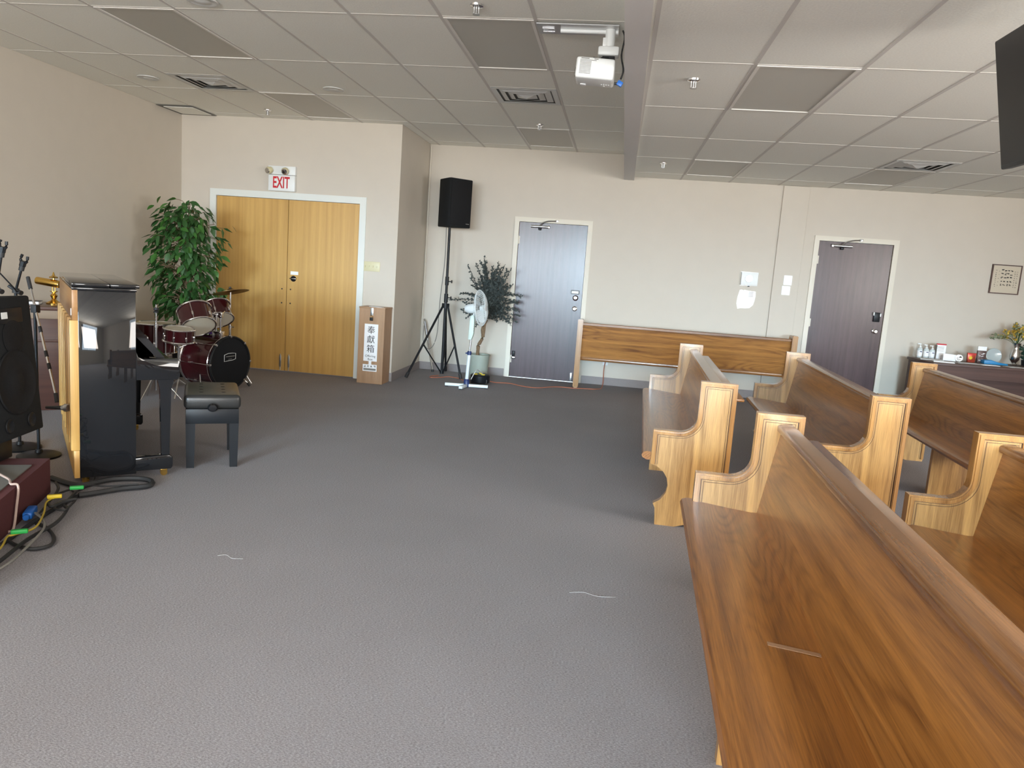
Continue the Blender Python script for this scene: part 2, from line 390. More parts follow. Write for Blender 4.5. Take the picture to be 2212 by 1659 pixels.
# ---------------------------------------------------------------- suspended ceilings
def ceiling(name, x0, x1, z, gx, gy, skip, half, label, clip=None):
    root = tag(MB().box(x0, x1, YB, D2, z + .06, z + .12).build(name, 'tile', smooth=False), label, kind='structure')
    TW, TL = .61, 1.2192
    cols = [gx + TW * k for k in range(-20, 30)]; rows = [gy + TL * k for k in range(-12, 12)]
    std = None
    def tile(a, b, c, d):
        nonlocal std
        a = max(a, x0); b = min(b, x1); c = max(c, YB); d = min(d, D2)
        if clip and b <= clip[0] + .01: d = min(d, clip[1])
        if clip and b > clip[0] + .01 and a < clip[0] and c >= clip[1] - .01: a = clip[0]
        if b - a < .02 or d - c < .02: return
        g = .004
        full = abs(b - a - TW) < .001 and abs(d - c - TL) < .001
        if full and std is not None:
            inst(std, 'ceiling_tile', root, ((a + b) / 2, (c + d) / 2, z + .006)); return
        t = MB().box(-(b - a) / 2 + g, (b - a) / 2 - g, -(d - c) / 2 + g, (d - c) / 2 - g, 0, .016, .002, 1).build('ceiling_tile', 'tile', root, ((a + b) / 2, (c + d) / 2, z + .006), smooth=False)
        if full: std = t
    for i, a in enumerate(cols):
        for j, c in enumerate(rows):
            b, d = a + TW, c + TL
            if b <= x0 or a >= x1 or d <= YB or c >= D2: continue
            key = (round((a - gx) / TW), round((c - gy) / TL))
            if key in skip: continue
            if key in half: tile(a, b, c, c + .61); continue
            if clip and a < clip[0] < b and c < clip[1] < d:
                tile(a, b, c, clip[1]); tile(clip[0], b, clip[1], d); continue
            tile(a, b, c, d)
    # T-bars
    for a in cols:
        if x0 + .03 < a < x1 - .03:
            yend = clip[1] if clip and a < clip[0] else D2
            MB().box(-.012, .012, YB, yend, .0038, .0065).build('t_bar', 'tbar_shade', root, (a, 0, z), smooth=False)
    for c in rows:
        if YB + .03 < c < D2 - .03:
            xs = clip[0] if clip and c > clip[1] else x0
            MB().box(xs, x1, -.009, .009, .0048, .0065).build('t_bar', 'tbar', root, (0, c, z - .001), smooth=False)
    for key in half:
        a = gx + key[0] * TW; c = gy + key[1] * TL + .61
        MB().box(a + .012, a + TW - .012, -.009, .009, .0048, .0065).build('t_bar', 'tbar', root, (0, c, z - .001), smooth=False)
    # wall angle
    return root
GX, GY = -3.7024, 5.0301
GX2, GY2 = 0.6938, 4.8248
ceiling('ceiling', XL, -.0, H, GX, GY, {(0, 0), (4, 0), (0, 2), (4, 3)}, {(-1, 1), (4, 1)}, 'high suspended ceiling of speckled rectangular tiles', clip=(XS, D1))
ceiling('ceiling_lower', -.0, XR, H2, GX2, GY2, {(0, 0), (0, 3), (3, 3)}, {(3, 2)}, 'lower suspended ceiling of rectangular tiles over the pews')

def troffer(x, y, z, label):
    t = empty('fluorescent_troffer', (x, y, z), 0, label, 'ceiling light', 'unlit rectangular ceiling lights')
    W2, L2 = .61 / 2 - .012, 1.2192 / 2 - .012
    m = MB().box(-W2, W2, -L2, -L2 + .02, 0, .04).box(-W2, W2, L2 - .02, L2, 0, .04).box(-W2, -W2 + .02, -L2 + .02, L2 - .02, 0, .04).box(W2 - .02, W2, -L2 + .02, L2 - .02, 0, .04)
    m.build('frame', 'tbar', t, smooth=False)
    MB().box(-W2 + .02, W2 - .02, -L2 + .02, L2 - .02, .006, .014).build('diffuser', 'diffuser', t, smooth=False)
    return t
TW, TL = .61, 1.2192
for (i, j), lb in {(0, 0): 'unlit ceiling light with brown diffuser, nearest the wall behind the piano', (4, 0): 'unlit ceiling light panel beside the projector mount',
                   (0, 2): 'faint unlit ceiling light panel above the double doors', (4, 3): 'unlit ceiling light panel above the black loudspeaker and door'}.items():
    troffer(GX + (i + .5) * TW, GY + (j + .5) * TL, H, lb)
for (i, j), lb in {(0, 0): 'large unlit ceiling light panel over the first pews', (0, 3): 'unlit ceiling light panel above the back wall pew', (3, 3): 'unlit ceiling light panel touching the lower ceiling vent'}.items():
    troffer(GX2 + (i + .5) * TW, GY2 + (j + .5) * TL, H2, lb)

def vent(x, y, z, label):
    t = empty('ceiling_vent', (x, y, z), 0, label, 'vent', 'square louvred ceiling vents')
    MB().box(-.29, .29, -.29, .29, .012, .016).build('backing', 'vent_dark', t, smooth=False)
    for k, (o_, i_) in enumerate([(.293, .245), (.228, .178), (.162, .112)]):
        m = MB(); zo, zi = (0.0, .002) if k == 0 else (.010, -.004)
        for r in range(4):
            M = Matrix.Rotation(r * math.pi / 2, 4, 'Z')
            m.prism([(-o_, -o_), (o_, -o_), (i_, -i_), (-i_, -i_)], 0, .0015, 'Z', M)
        for v in m.bm.verts: v.co.z += zi if max(abs(v.co.x), abs(v.co.y)) < (o_ + i_) / 2 else zo
        m.build('louvre', 'vent_white', t, smooth=False)
    m = MB(); m.lathe([(0, -.022), (.13, .006)], 4, Matrix.Rotation(math.pi / 4, 4, 'Z')).build('centre_cone', 'vent_white', t, smooth=False)
    return t
vent(GX + (-1 + .5) * TW, GY + 2 * TL - .305, H, 'square louvred vent in the high ceiling beside a round downlight')
vent(GX + (4 + .5) * TW, GY + 2 * TL - .305, H, 'square louvred vent in line with the panel light beside the projector')
vent(GX2 + (3 + .5) * TW, GY2 + 3 * TL - .305, H2, 'square louvred vent in the lower ceiling over the pews')

def downlight(x, y, label):
    t = empty('downlight', (x, y, H), 0, label, 'ceiling light', 'round recessed downlights')
    MB().lathe([(.076, -.003), (.082, -.006), (.098, -.004), (.098, .003), (.076, .003)], 32).build('trim_ring', 'vent_white', t)
    MB().lathe([(.0, -.0025), (.079, -.0025), (.079, .003)], 28).build('recess', 'vent_dark', t)
    MB().lathe([(0, -.012), (.03, -.010), (.052, -.003), (.052, -.002)], 28).build('lamp', 'vent_white', t)
downlight(-4.597, 7.05, 'round downlight close to the wall behind the piano'); downlight(-2.809, 7.2, 'round downlight between the two vents'); downlight(-2.793, 4.86, 'round downlight beside the unlit light nearest the piano wall')
def sprinkler(x, y, z, label):
    t = empty('sprinkler_head', (x, y, z), 0, label, 'sprinkler', 'ceiling sprinkler heads')
    MB().lathe([(.0, -.012), (.022, -.012), (.040, -.006), (.042, .004), (0, .004)], 20).build('escutcheon', 'chrome', t)
    MB().cyl((0, 0, -.012), (0, 0, -.05), .007).box(-.016, -.012, -.003, .003, -.05, -.01).box(.012, .016, -.003, .003, -.05, -.01).build('body', 'steel', t)
    MB().lathe([(0, -.056), (.022, -.054), (.022, -.050), (0, -.050)], 16).build('deflector', 'steel', t)
sprinkler(-.985, 4.795, H, 'sprinkler head above the panel light beside the projector'); sprinkler(-4.02, 8.367, H, 'sprinkler head above the exit sign')
sprinkler(-.97, 8.474, H, 'sprinkler head between a vent and the panel light above the loudspeaker'); sprinkler(.376, 5.21, H2, 'sprinkler head between the bulkhead and the large panel light')
sprinkler(.398, 8.837, H2, 'sprinkler head near the bulkhead above the back wall pew'); sprinkler(4.72, 8.5, H2, 'sprinkler head behind the hanging television')
# ajar access tile in the ceiling corner
t = empty('access_panel', (-5.12, 8.6, H), 0, 'ceiling access panel sitting ajar with dark gaps in the corner', 'ceiling panel')
MB().box(-.225, .225, -.26, .26, -.003, .0).build('dark_gap', 'vent_dark', t, smooth=False)
MB().box(-.17, .19, -.20, .20, -.008, -.003).build('panel', 'tile', t, smooth=False)
# ================================================================ DOORS
def door_frame(par, w, h, y, material, fw=.07):
    m = MB()
    m.prism([(-fw, 0), (0, 0), (0, h), (w, h), (w, 0), (w + fw, 0), (w + fw, h + fw), (-fw, h + fw)], -.018, .10, 'Y')
    return m.build('door_frame', material, par, smooth=False)
def hinge(par, x, z):
    MB().cyl((x, -.004, z - .055), (x, -.004, z + .055), .008, n=10).box(x - .012, x + .02, -.001, .004, z - .05, z + .05).build('hinge', 'frame_cream', par)
def closer(par, w, z, flip=False):
    s = -1 if flip else 1
    c = empty('door_closer', (0, 0, 0)); c.parent = par
    x = .28
    MB().cyl((x - .12, -.03, z), (x + .12, -.03, z), .017).build('closer_body', 'steel', c)
    MB().box(x + s * .12 - .012, x + s * .12 + .012, -.05, -.008, z - .02, z + .02, .003).build('closer_cap', 'chrome', c)
    MB().box(x - .02, x + .02, -.045, -.006, z - .045, z - .012, .008).build('closer_bracket', 'black_satin', c)
    MB().tube([(x, -.045, z + .02), (x + .05, -.07, z + .055), (x + .12, -.075, z + .075), (x + .22, -.03, z + .085)], .008, 6, 4).build('closer_arm', 'steel', c)
    MB().box(x + .2, x + .24, -.04, -.016, z + .07, z + .10, .003).build('arm_shoe', 'steel', c)

# double door
D = empty('door_1', (dd0, D1, 0), kind='structure', label='wide golden maple double doors in a white frame')
W = dd1 - dd0
door_frame(D, W, DH, 0, 'frame_white', .078)
mid = W * .508
lf = MB().box(.004, mid - .003, .0, .045, .012, DH - .004, .002, 1).build('door_leaf', 'maple_door', D)
rf = MB().box(mid + .003, W - .004, .0, .045, .012, DH - .004, .002, 1).build('door_leaf', 'maple_door', D)
for par, x in ((lf, mid - .055), (rf, mid + .055)):
    MB().box(x - .012, x + .012, -.012, .001, .06, .20, .003).cyl((x, -.006, .02), (x, -.006, .22), .006).build('flush_bolt', 'steel', par)
    for z in (.85, 1.02): MB().lathe([(0, 0), (.009, 0), (.009, .002), (0, .002)], 12, Matrix.Translation((x - .003, 0, z)) @ Matrix.Rotation(math.pi / 2, 4, 'X')).build('bolt_hole', 'ink', par)
MB().lathe([(0, .022), (.02, .02), (.034, .008), (.036, 0)], 24, Matrix.Translation((mid + .085, 0, 1.152)) @ Matrix.Rotation(math.pi / 2, 4, 'X')).build('deadbolt', 'black_satin', rf)
MB().box(mid + .045, mid + .125, -.028, -.018, 1.148, 1.158, .002).build('thumb_turn', 'chrome', rf)
MB().box(mid + .048, mid + .145, -.003, .001, 1.20, 1.24).build('sign_plate', 'paper', rf)
# dark doors
def dark_door(name, x0, x1, label, kind):
    d = empty(name, (x0, D2, 0), kind='structure', label=label); w_ = x1 - x0
    door_frame(d, w_, DH, 0, 'frame_cream', .06)
    leaf = MB().box(.004, w_ - .004, .004, .045, .012, DH - .004, .002, 1).build('door_leaf', 'dark_door', d)
    closer(leaf, w_, DH - .055, kind == 2)
    for z in (1.85, 1.05, .25): hinge(leaf, .0, z)
    R = Matrix.Rotation(math.pi / 2, 4, 'X')
    if kind == 1:
        MB().box(w_ - .155, w_ - .045, -.004, .004, 1.185, 1.235).build('sign_border', 'ink', leaf)
        MB().box(w_ - .147, w_ - .053, -.006, -.003, 1.193, 1.227).build('sign_plate', 'paper', leaf)
        MB().lathe([(0, .03), (.022, .028), (.034, .006), (.038, 0)], 24, Matrix.Translation((w_ - .09, .004, 1.134)) @ R).build('deadbolt', 'chrome', leaf)
        MB().lathe([(0, .06), (.018, .06), (.026, .048), (.022, .034), (.012, .026), (.012, .012), (.032, .006), (.034, 0)], 24, Matrix.Translation((w_ - .09, .004, .992)) @ R).build('door_knob', 'chrome', leaf)
        MB().box(.025, .065, -.035, .004, .29, .36, .006).build('door_holder', 'black_satin', leaf)
        MB().box(.02, .075, -.05, -.02, .255, .285, .004).build('holder_tip', 'chrome', leaf)
        MB().box(w_ - .08, w_ - .05, -.03, .004, .02, .13, .005).build('kick_stop', 'steel', leaf)
    else:
        MB().box(w_ - .125, w_ - .05, -.03, .004, 1.12, 1.24, .006).build('keypad_lock', 'black_satin', leaf)
        MB().box(w_ - .135, w_ - .12, -.03, .0, 1.20, 1.24, .002).box(w_ - .055, w_ - .04, -.03, .0, 1.19, 1.23, .002).build('lock_clip', 'white_plastic', leaf)
        MB().lathe([(0, .06), (.018, .06), (.028, .046), (.024, .03), (.012, .022), (.012, .01), (.03, .005), (.032, 0)], 24, Matrix.Translation((w_ - .085, .004, 1.0)) @ R).build('door_knob', 'chrome', leaf)
    MB().box(0, w_, -.01, .1, 0, .008).build('threshold', 'steel', d)
dark_door('door_2', d1a, d1b, 'dark stained door reflecting daylight, between the dried plant and the wall pew', 1)
dark_door('door_3', d2a, d2b, 'dark stained door with a black keypad lock beside the brown table', 2)

# ================================================================ PEWS
# local frame: x from seat front to back, y along the pew, z up
PH = .885
outl = [(0.0, .37), (0.0, .575), (.145, .575)]
for k in range(1, 9):
    a = math.pi / 2 * k / 8
    outl.append((.145 + .10 * math.sin(a), .675 - .10 * math.cos(a)))
outl += [(.245, PH), (.445, PH)]
bottom = [(.445, 0.0), (.30, 0.0), (.24, .022), (.17, .0), (.055, .0), (.048, .10)]
cut = []
for k in range(0, 11):
    a = math.radians(-112 + (224) * k / 10)
    cut.append((-.015 + .125 * math.cos(a), .245 + .125 * math.sin(a)))
cut = [(x, z) for x, z in cut if .10 < z < .37 and x > 0.0]
PROFILE = outl + bottom + cut
def offset_in(path, d):
    out = []
    for i, p in enumerate(path):
        a = Vector(path[max(0, i - 1)]); b = Vector(path[min(len(path) - 1, i + 1)]); p = Vector(p)
        n1 = n2 = None
        if i > 0: e = (p - a).normalized(); n1 = Vector((e.y, -e.x))
        if i < len(path) - 1: e = (b - p).normalized(); n2 = Vector((e.y, -e.x))
        if n1 is None: n = n2
        elif n2 is None: n = n1
        else: n = (n1 + n2); n = n / max(.3, n.length_squared) * 2
        out.append((p.x + n.x * d, p.y + n.y * d))
    return out
EDGE = outl + [(.445, .02)]
def pew_end_meshes():
    def strip(m, d0, d1, t0, t1):
        A = offset_in(EDGE, d0); B = offset_in(EDGE, d1)
        for i in range(len(EDGE) - 1):
            m.prism([A[i], A[i + 1], B[i + 1], B[i]], t0, t1, 'Y')
    p = MB().prism(PROFILE, -.022, .022, 'Y').build('end_panel', 'oak_end', None)
    m = MB(); strip(m, -.004, .003, -.027, .027); strip(m, .003, .017, -.034, .034); strip(m, .017, .022, -.029, .029)
    t = m.build('edge_moulding', 'oak_trim', None, smooth=False)
    m = MB(); strip(m, .022, .0255, -.0228, .0228); strip(m, .034, .0362, -.0226, .0226); g_ = m.build('groove_line', 'groove', p, smooth=False)
    return p, t, g_
END_P, END_T, END_G = pew_end_meshes()
SEATP = [(-.055, .405), (-.060, .420), (-.052, .436), (-.03, .443), (.05, .440), (.16, .428), (.26, .419), (.315, .420), (.315, .385), (-.03, .392)]
pew_first = True
def make_pew(x, y, rz, length, label, ledge, group='oak church pews'):
    global pew_first
    t = empty('pew', (x, y, 0), rz, label, 'pew', group)
    for k, yy in enumerate((.022, length - .022)):
        if pew_first:
            p, e = END_P, END_T; p.parent = t; pew_first = False
        else:
            p = inst(END_P, 'end_panel', t); e = inst(END_T, 'edge_moulding', p); inst(END_G, 'groove_line', p)
        p.location = (0, yy, 0); e.parent = p; e.location = (0, 0, 0)
    a, b = .0445, length - .0445
    m = MB().prism(SEATP, a, b, 'Y')
    m.prism([(-.055, .405), (-.060, .420), (-.052, .436), (-.03, .443), (-.005, .442), (-.005, .393), (-.03, .392)], .004, a, 'Y')
    m.prism([(-.055, .405), (-.060, .420), (-.052, .436), (-.03, .443), (-.005, .442), (-.005, .393), (-.03, .392)], b, length - .004, 'Y')
    m.build('seat', 'oak_seat', t, smooth=True)
    MB().prism([(.288, .419), (.352, .815), (.376, .811), (.316, .395), (.29, .40)], a, b, 'Y').build('backrest', 'oak_back', t)
    MB().prism([(.340, .811), (.3335, .815), (.3325, .834), (.337, .842), (.346, .846), (.396, .849), (.404, .843), (.4035, .816), (.392, .811)], a, b, 'Y').build('top_rail', 'oak_rail', t)
    MB().box(.318, .345, a, b, .36, .398, .005).build('bottom_rail', 'oak_rail', t)
    MB().prism([(.03, 0), (.40, 0), (.37, .36), (.312, .385), (.03, .392)], length / 2 - .02, length / 2 + .02, 'Y').build('centre_support', 'oak_end', t)
    if ledge:
        MB().box(.404, .497, .03, length - .13, .785, .803, .006).build('book_ledge', 'oak_rail', t)
    return t
LN = 2.70
rz = -.035
def place(x_far, y_far, label, ledge=0, length=LN, rz=rz):
    # x_far,y_far: front of the arm at the far end
    ax = Vector((math.sin(-rz), math.cos(rz)))
    o_ = Vector((x_far, y_far)) - ax * length
    return make_pew(o_.x, o_.y, rz, length, label, ledge)
place(.452, 3.575, 'oak pew with clear tape scraps stuck to its seat, first row beside the open carpet', 1)
place(.395, 7.18, 'first row oak pew with worn patchy seat in front of the wall pew', 2)
place(1.395, 3.575, 'bright golden oak pew behind the pew with tape scraps', 0)
place(1.352, 7.21, 'second row oak pew facing away from the dark keypad door', 0)
place(2.435, 7.20, 'oak pew with reddish brown seat directly in front of the brown table', 0)
# pew against the back wall, turned towards the wall
wp = make_pew(-.425, 10.12, -math.pi / 2, 2.68, 'oak pew turned to face the back wall between the two dark doors', 0)

# ================================================================ WALL ITEMS
def wallitem(name, x, y, z, label, cat, group=None): return empty(name, (x, y, z), 0, label, cat, group)
t = wallitem('exit_sign', -4.055, D1, 2.18, 'white exit sign with red letters and twin emergency lamps above double doors', 'sign')
MB().box(-.155, .175, -.055, 0, 0, .185, .004).build('sign_box', 'white_plastic', t)
MB().box(-.165, .175, -.045, 0, .19, .29, .004).build('lamp_box', 'white_plastic', t)
text('letters', 'EXIT', .185, 'red', t, (.005, -.0556, .092), sx=.56, ext=.0008, bold=.004)
for x in (-.125, .055):
    lh = MB().lathe([(0, .075), (.036, .07), (.043, .05), (.036, .01), (.02, 0)], 20, Matrix.Translation((x, -.04, .245)) @ Matrix.Rotation(math.radians(112), 4, 'X') @ Matrix.Rotation(math.radians(-20 if x < 0 else 8), 4, 'Y')).build('lamp_head', 'ivory', t)
    MB().lathe([(0, .080), (.03, .077), (.034, .071)], 20, Matrix.Translation((x, -.04, .245)) @ Matrix.Rotation(math.radians(112), 4, 'X') @ Matrix.Rotation(math.radians(-20 if x < 0 else 8), 4, 'Y')).build('lens', 'chrome', lh)
t = wallitem('light_switch', -2.913, D1, 1.31, 'ivory four toggle light switch plate beside the double doors', 'light switch')
MB().box(-.107, .107, -.008, 0, 0, .115, .004).build('plate', 'ivory', t)
for k in range(4): MB().box(-.078 + k * .047, -.068 + k * .047, -.02, -.006, .045, .07, .002).build('toggle', 'ivory', t)
t = wallitem('thermostat_guard', 1.69, D2, 1.465, 'square silver wall box with a round grey dial above a painted sunlight patch', 'wall box')
MB().box(-.105, .105, -.045, 0, 0, .165, .006).build('box', 'white_plastic', t)
MB().box(-.112, .112, -.012, 0, -.006, .0, .001).build('rim', 'steel', t); MB().box(-.112, .112, -.012, 0, .165, .171, .001).build('rim', 'steel', t)
MB().lathe([(0, .012), (.045, .010), (.05, 0)], 28, Matrix.Translation((-.01, -.045, .085)) @ Matrix.Rotation(math.pi / 2, 4, 'X')).build('dial', 'steel', t)
MB().box(-.012, .012, -.03, -.01, -.018, -.006, .003).build('latch', 'black_satin', t)
t = wallitem('sun_patch_sheet', 1.685, D2, 1.155, 'bright white sheet standing in for a sunlight patch under the silver wall box', 'light patch')
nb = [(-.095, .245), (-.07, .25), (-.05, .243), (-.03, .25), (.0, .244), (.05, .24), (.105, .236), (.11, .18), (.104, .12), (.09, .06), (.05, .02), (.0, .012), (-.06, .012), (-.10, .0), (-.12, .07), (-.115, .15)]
MB().prism(nb, -.003, -.0005, 'Y').build('sheet', 'sun_patch_white', t, smooth=False)  # sunlight patch on the wall, built as a white sheet
for k in range(4): MB().box(.02, .08, -.0045, -.003, .222 - k * .018, .227 - k * .018).build('print_or_slat_line', 'grey_cord', t, smooth=False)  # grey slat lines drawn across the sunlight patch
t = wallitem('sun_patch_plate', 2.165, D2 - .03, 1.50, 'bright white plate standing in for sunlight on the boxed column, upper of two', 'wall plate', 'sunlight patches on the boxed column')
MB().box(-.052, .052, -.008, 0, 0, .125, .006).build('plate', 'sun_patch_white', t)  # upper sunlight patch on the column, built as a white plate
t = wallitem('sun_patch_plate', 2.155, D2 - .03, 1.375, 'bright white plate standing in for sunlight on the boxed column, lower of two', 'wall plate', 'sunlight patches on the boxed column')
MB().box(-.052, .052, -.008, 0, 0, .115, .006).build('plate', 'sun_patch_white', t)  # lower sunlight patch, likewise a white plate
t = wallitem('framed_calligraphy', 4.745, D2, 1.585, 'framed beige calligraphy print with columns of dark ink above the brown table', 'picture')
MB().box(-.165, .165, -.02, 0, 0, .345, .002).build('backing', 'wall', t)
m = MB()
m.box(-.170, .170, -.028, 0, -.004, .008).box(-.170, .170, -.028, 0, .341, .353).box(-.170, -.158, -.028, 0, .008, .341).box(.158, .170, -.028, 0, .008, .341)
m.build('frame', 'walnut', t, smooth=False)
MB().box(-.157, .157, -.022, -.019, .010, .339).build('print', mat('beige_paper', (.56, .49, .38), .6), t, smooth=False)
m = MB(); rnd = random.Random(5)
for c, (x, n, sc) in enumerate([(-.118, 9, .5), (-.085, 5, .35), (-.045, 5, 1), (-.012, 5, 1), (.022, 5, 1), (.058, 5, 1), (.098, 8, .5), (.125, 8, .5)]):
    for k in range(n):
        z = .285 - (k + (.3 if sc < 1 else 0)) * (.22 / n)
        for q in range(3):
            dx, dz = rnd.uniform(-.008, .008) * sc, rnd.uniform(-.010, .010) * sc
            w_, h_ = rnd.uniform(.005, .012) * sc, rnd.uniform(.002, .005) * sc
            m.box(x + dx - w_, x + dx + w_, -.0228, -.022, z + dz - h_, z + dz + h_)
m.build('ink_strokes', 'ink', t, smooth=False)['kind'] = 'stuff'
t = wallitem('wall_outlet', -.05, D2, .27, 'white wall outlet behind the wall pew with a cord plugged in', 'outlet')
MB().box(-.036, .036, -.006, 0, 0, .115, .003).build('plate', 'white_plastic', t)
MB().box(-.014, .014, -.03, -.006, .05, .08, .004).build('plug', 'orange_cord', t)
# surface conduit in the corner
t = MB().tube([(-2.592, D2 - .014, 2.99), (-2.592, D2 - .014, .70)], .009, 8, 0).build('wall_conduit', 'frame_cream')
tag(t, 'thin pale cable conduit running down the inside wall corner', 'conduit')

# offering box
t = empty('offering_box', (-2.785, 8.585, 0), 0, 'tall wood grain offering box with white paper sign and padlock', 'box')
bw = .155
MB().box(-bw, bw, 0, .28, 0, .885, .002, 1).build('body', 'oak_box', t)
MB().box(-bw - .004, bw + .004, -.006, .284, .885, .902, .003).build('lid', 'oak_box', t)
MB().box(-.06, .09, .06, .16, .902, .905).build('slot_paper', 'paper', t, smooth=False)
MB().box(-.018, .018, -.010, 0, .80, .895, .002).build('hasp', 'steel', t)
pl = MB().box(-.018, .018, -.03, -.008, .745, .785, .004).build('padlock', 'black_satin', t)
MB().tube([(-.012, -.018, .785), (-.012, -.018, .80), (0, -.018, .808), (.012, -.018, .80), (.012, -.018, .785)], .004, 6, 4).build('shackle', 'brass', pl)
sg = MB().box(-.082, .082, -.003, -.0005, .267, .705).build('paper_sign', 'paper', t, smooth=False)
for ch, z in (('奉', .628), ('獻', .518), ('箱', .408)): text('character', ch, .098, 'ink', sg, (.0, -.0032, z), ext=.0004)
text('lettering', 'Offering', .038, 'ink', sg, (0, -.0032, .327), ext=.0004)
text('lettering', 'Box', .038, 'ink', sg, (0, -.0032, .289), ext=.0004)
MB().box(-.016, .016, -.003, -.0005, .228, .267).build('sign_strip', 'paper', t, smooth=False)
s2 = MB().box(-.086, .084, -.004, -.0005, .147, .228).build('small_sign', 'paper', t, smooth=False)
m = MB(); rnd = random.Random(2)
for k in range(4):
    x = -.062 + k * .04
    for q in range(6):
        a = rnd.uniform(-.009, .009); b_ = rnd.uniform(-.011, .011)
        if q % 2: m.box(x - .011, x + .011, -.0046, -.004, .206 + b_ - .0012, .206 + b_ + .0012)
        else: m.box(x + a - .0012, x + a + .0012, -.0046, -.004, .196, .217)
m.build('small_characters', 'ink', s2, smooth=False)
MB().box(-.076, .074, -.0046, -.004, .158, .182).build('text_band', 'grey_cord', s2, smooth=False)

# ================================================================ LOUDSPEAKER ON TRIPOD
t = empty('speaker_stand', (-2.17, 9.72, 0), 0, 'black tripod speaker stand in the corner beside the dried plant', 'stand')
MB().cyl((0, 0, .04), (0, 0, 1.02), .019).build('lower_pole', 'black_satin', t)
MB().cyl((0, 0, 1.0), (-.005, 0, 1.93), .0165).build('upper_pole', 'black_satin', t)
MB().cyl((0, 0, .97), (0, 0, 1.08), .026).build('collar', 'black_satin', t)
MB().cyl((0, 0, 1.19), (0, 0, 1.30), .024).build('height_clamp', 'black_satin', t)
for z in (1.24, 1.03): MB().cyl((.02, 0, z), (.06, 0, z), .007).lathe([(0, 0), (.02, .002), (.02, .014), (0, .016)], 12, Matrix.Translation((.055, 0, z)) @ Matrix.Rotation(math.pi / 2, 4, 'Y')).build('knob', 'black_rubber', t)
MB().cyl((0, 0, .895), (0, 0, .955), .05, n=16).build('leg_hub', 'black_satin', t)
legs = [(-.34, -.50), (.30, -.22), (-.04, .40)]
MB().cyl((0, 0, .03), (0, 0, .07), .028, n=12).build('brace_hub', 'black_satin', t)
for lx, ly in legs:
    d = Vector((lx, ly, 0)); dn = d.normalized()
    a = dn * .045 + Vector((0, 0, .92)); b = Vector((lx, ly, .03))
    lg = MB().cyl(a, b, .0145).build('leg', 'black_satin', t)
    MB().cyl(b + (a - b).normalized() * .05, b - (a - b).normalized() * .015, .021).build('rubber_foot', 'black_rubber', lg)
    mid_ = a.lerp(b, .55)
    MB().cyl(dn * .02 + Vector((0, 0, .05)), mid_, .009, n=10).build('brace', 'black_satin', t)
t2 = empty('loudspeaker', (-2.135, 9.73, 1.93), math.radians(46), 'black loudspeaker cabinet mounted high on the tripod stand', 'loudspeaker')
MB().prism([(-.165, -.15), (.165, -.15), (.175, -.10), (.12, .18), (-.12, .18), (-.175, -.10)], 0, .60, 'Z', bev=.012).build('cabinet', 'black_matte', t2)
MB().box(-.155, .155, -.158, -.149, .03, .57, .004).build('grille', 'grille_black', t2)
MB().box(.085, .135, -.1595, -.1575, .045, .053).build('badge', 'grey_cord', t2, smooth=False)
MB().tube([(-2.25, 9.86, 1.95), (-2.255, 9.9, 1.5), (-2.30, 9.95, 1.0), (-2.32, 9.95, .5), (-2.40, 9.92, .32), (-2.50, 9.96, .40), (-2.52, 10.02, .62)], .006, 6, 8).build('speaker_cable', 'grey_cord')
tag(bpy.data.objects['speaker_cable'], 'thin grey cable hanging from the loudspeaker in a loop', 'cable')
# folded silver stand leaning in the corner
t = empty('folding_stand', (-2.36, 10.0, 0), 0, 'folded silver tripod stand leaning in the wall corner', 'stand')
tp = Vector((-.19, .15, .70)); bt_ = Vector((0, 0, .012))
MB().cyl(bt_, bt_.lerp(tp, .62), .013).build('lower_tube', 'chrome', t)
MB().cyl(bt_.lerp(tp, .60), bt_.lerp(tp, .95), .019).build('folded_legs', 'steel', t)
MB().cyl(bt_.lerp(tp, .93), tp, .013).build('top_clamp', 'chrome', t)
MB().cyl(bt_ - Vector((0, 0, .010)), bt_.lerp(tp, .03), .017).build('foot', 'black_rubber', t)

# ================================================================ DRIED PLANT
t = empty('potted_tree', (-1.705, 9.86, 0), 0, 'dried grey green artificial tree in a pale green pot beside the dark door', 'plant')
MB().lathe([(0, .0), (.115, 0), (.135, .30), (.142, .30), (.142, .315), (.128, .315), (.125, .28), (0, .28)], 28).build('pot', 'pot_green', t)
MB().lathe([(0, .295), (.06, .292), (.126, .282)], 20).build('soil', 'soil', t)
MB().tube([(-.03, 0, .28), (-.02, .0, .42), (.03, -.01, .55), (.02, 0, .66), (.07, .0, .80), (.10, .01, .98)], [.022, .02, .024, .02, .017, .014], 8, 5).tube([(-.01, .015, .28), (-.035, -.01, .42), (.035, .01, .56), (.05, -.01, .72), (.08, .0, .9)], .013, 7, 5).build('trunk', 'bark', t)
m = MB(); ml = MB(); rnd = random.Random(11)
top = Vector((.08, 0, .86))
def tiny_leaf(mm, p, d, s, rn):
    d = d.normalized(); u = Vector((rn.uniform(-1, 1), rn.uniform(-1, 1), rn.uniform(-1, 1))); x = d.cross(u)
    if x.length < 1e-3: return
    x = x.normalized() * s * .36
    mm.quad(p, p + d * s * .5 + x, p + d * s, p + d * s * .5 - x)
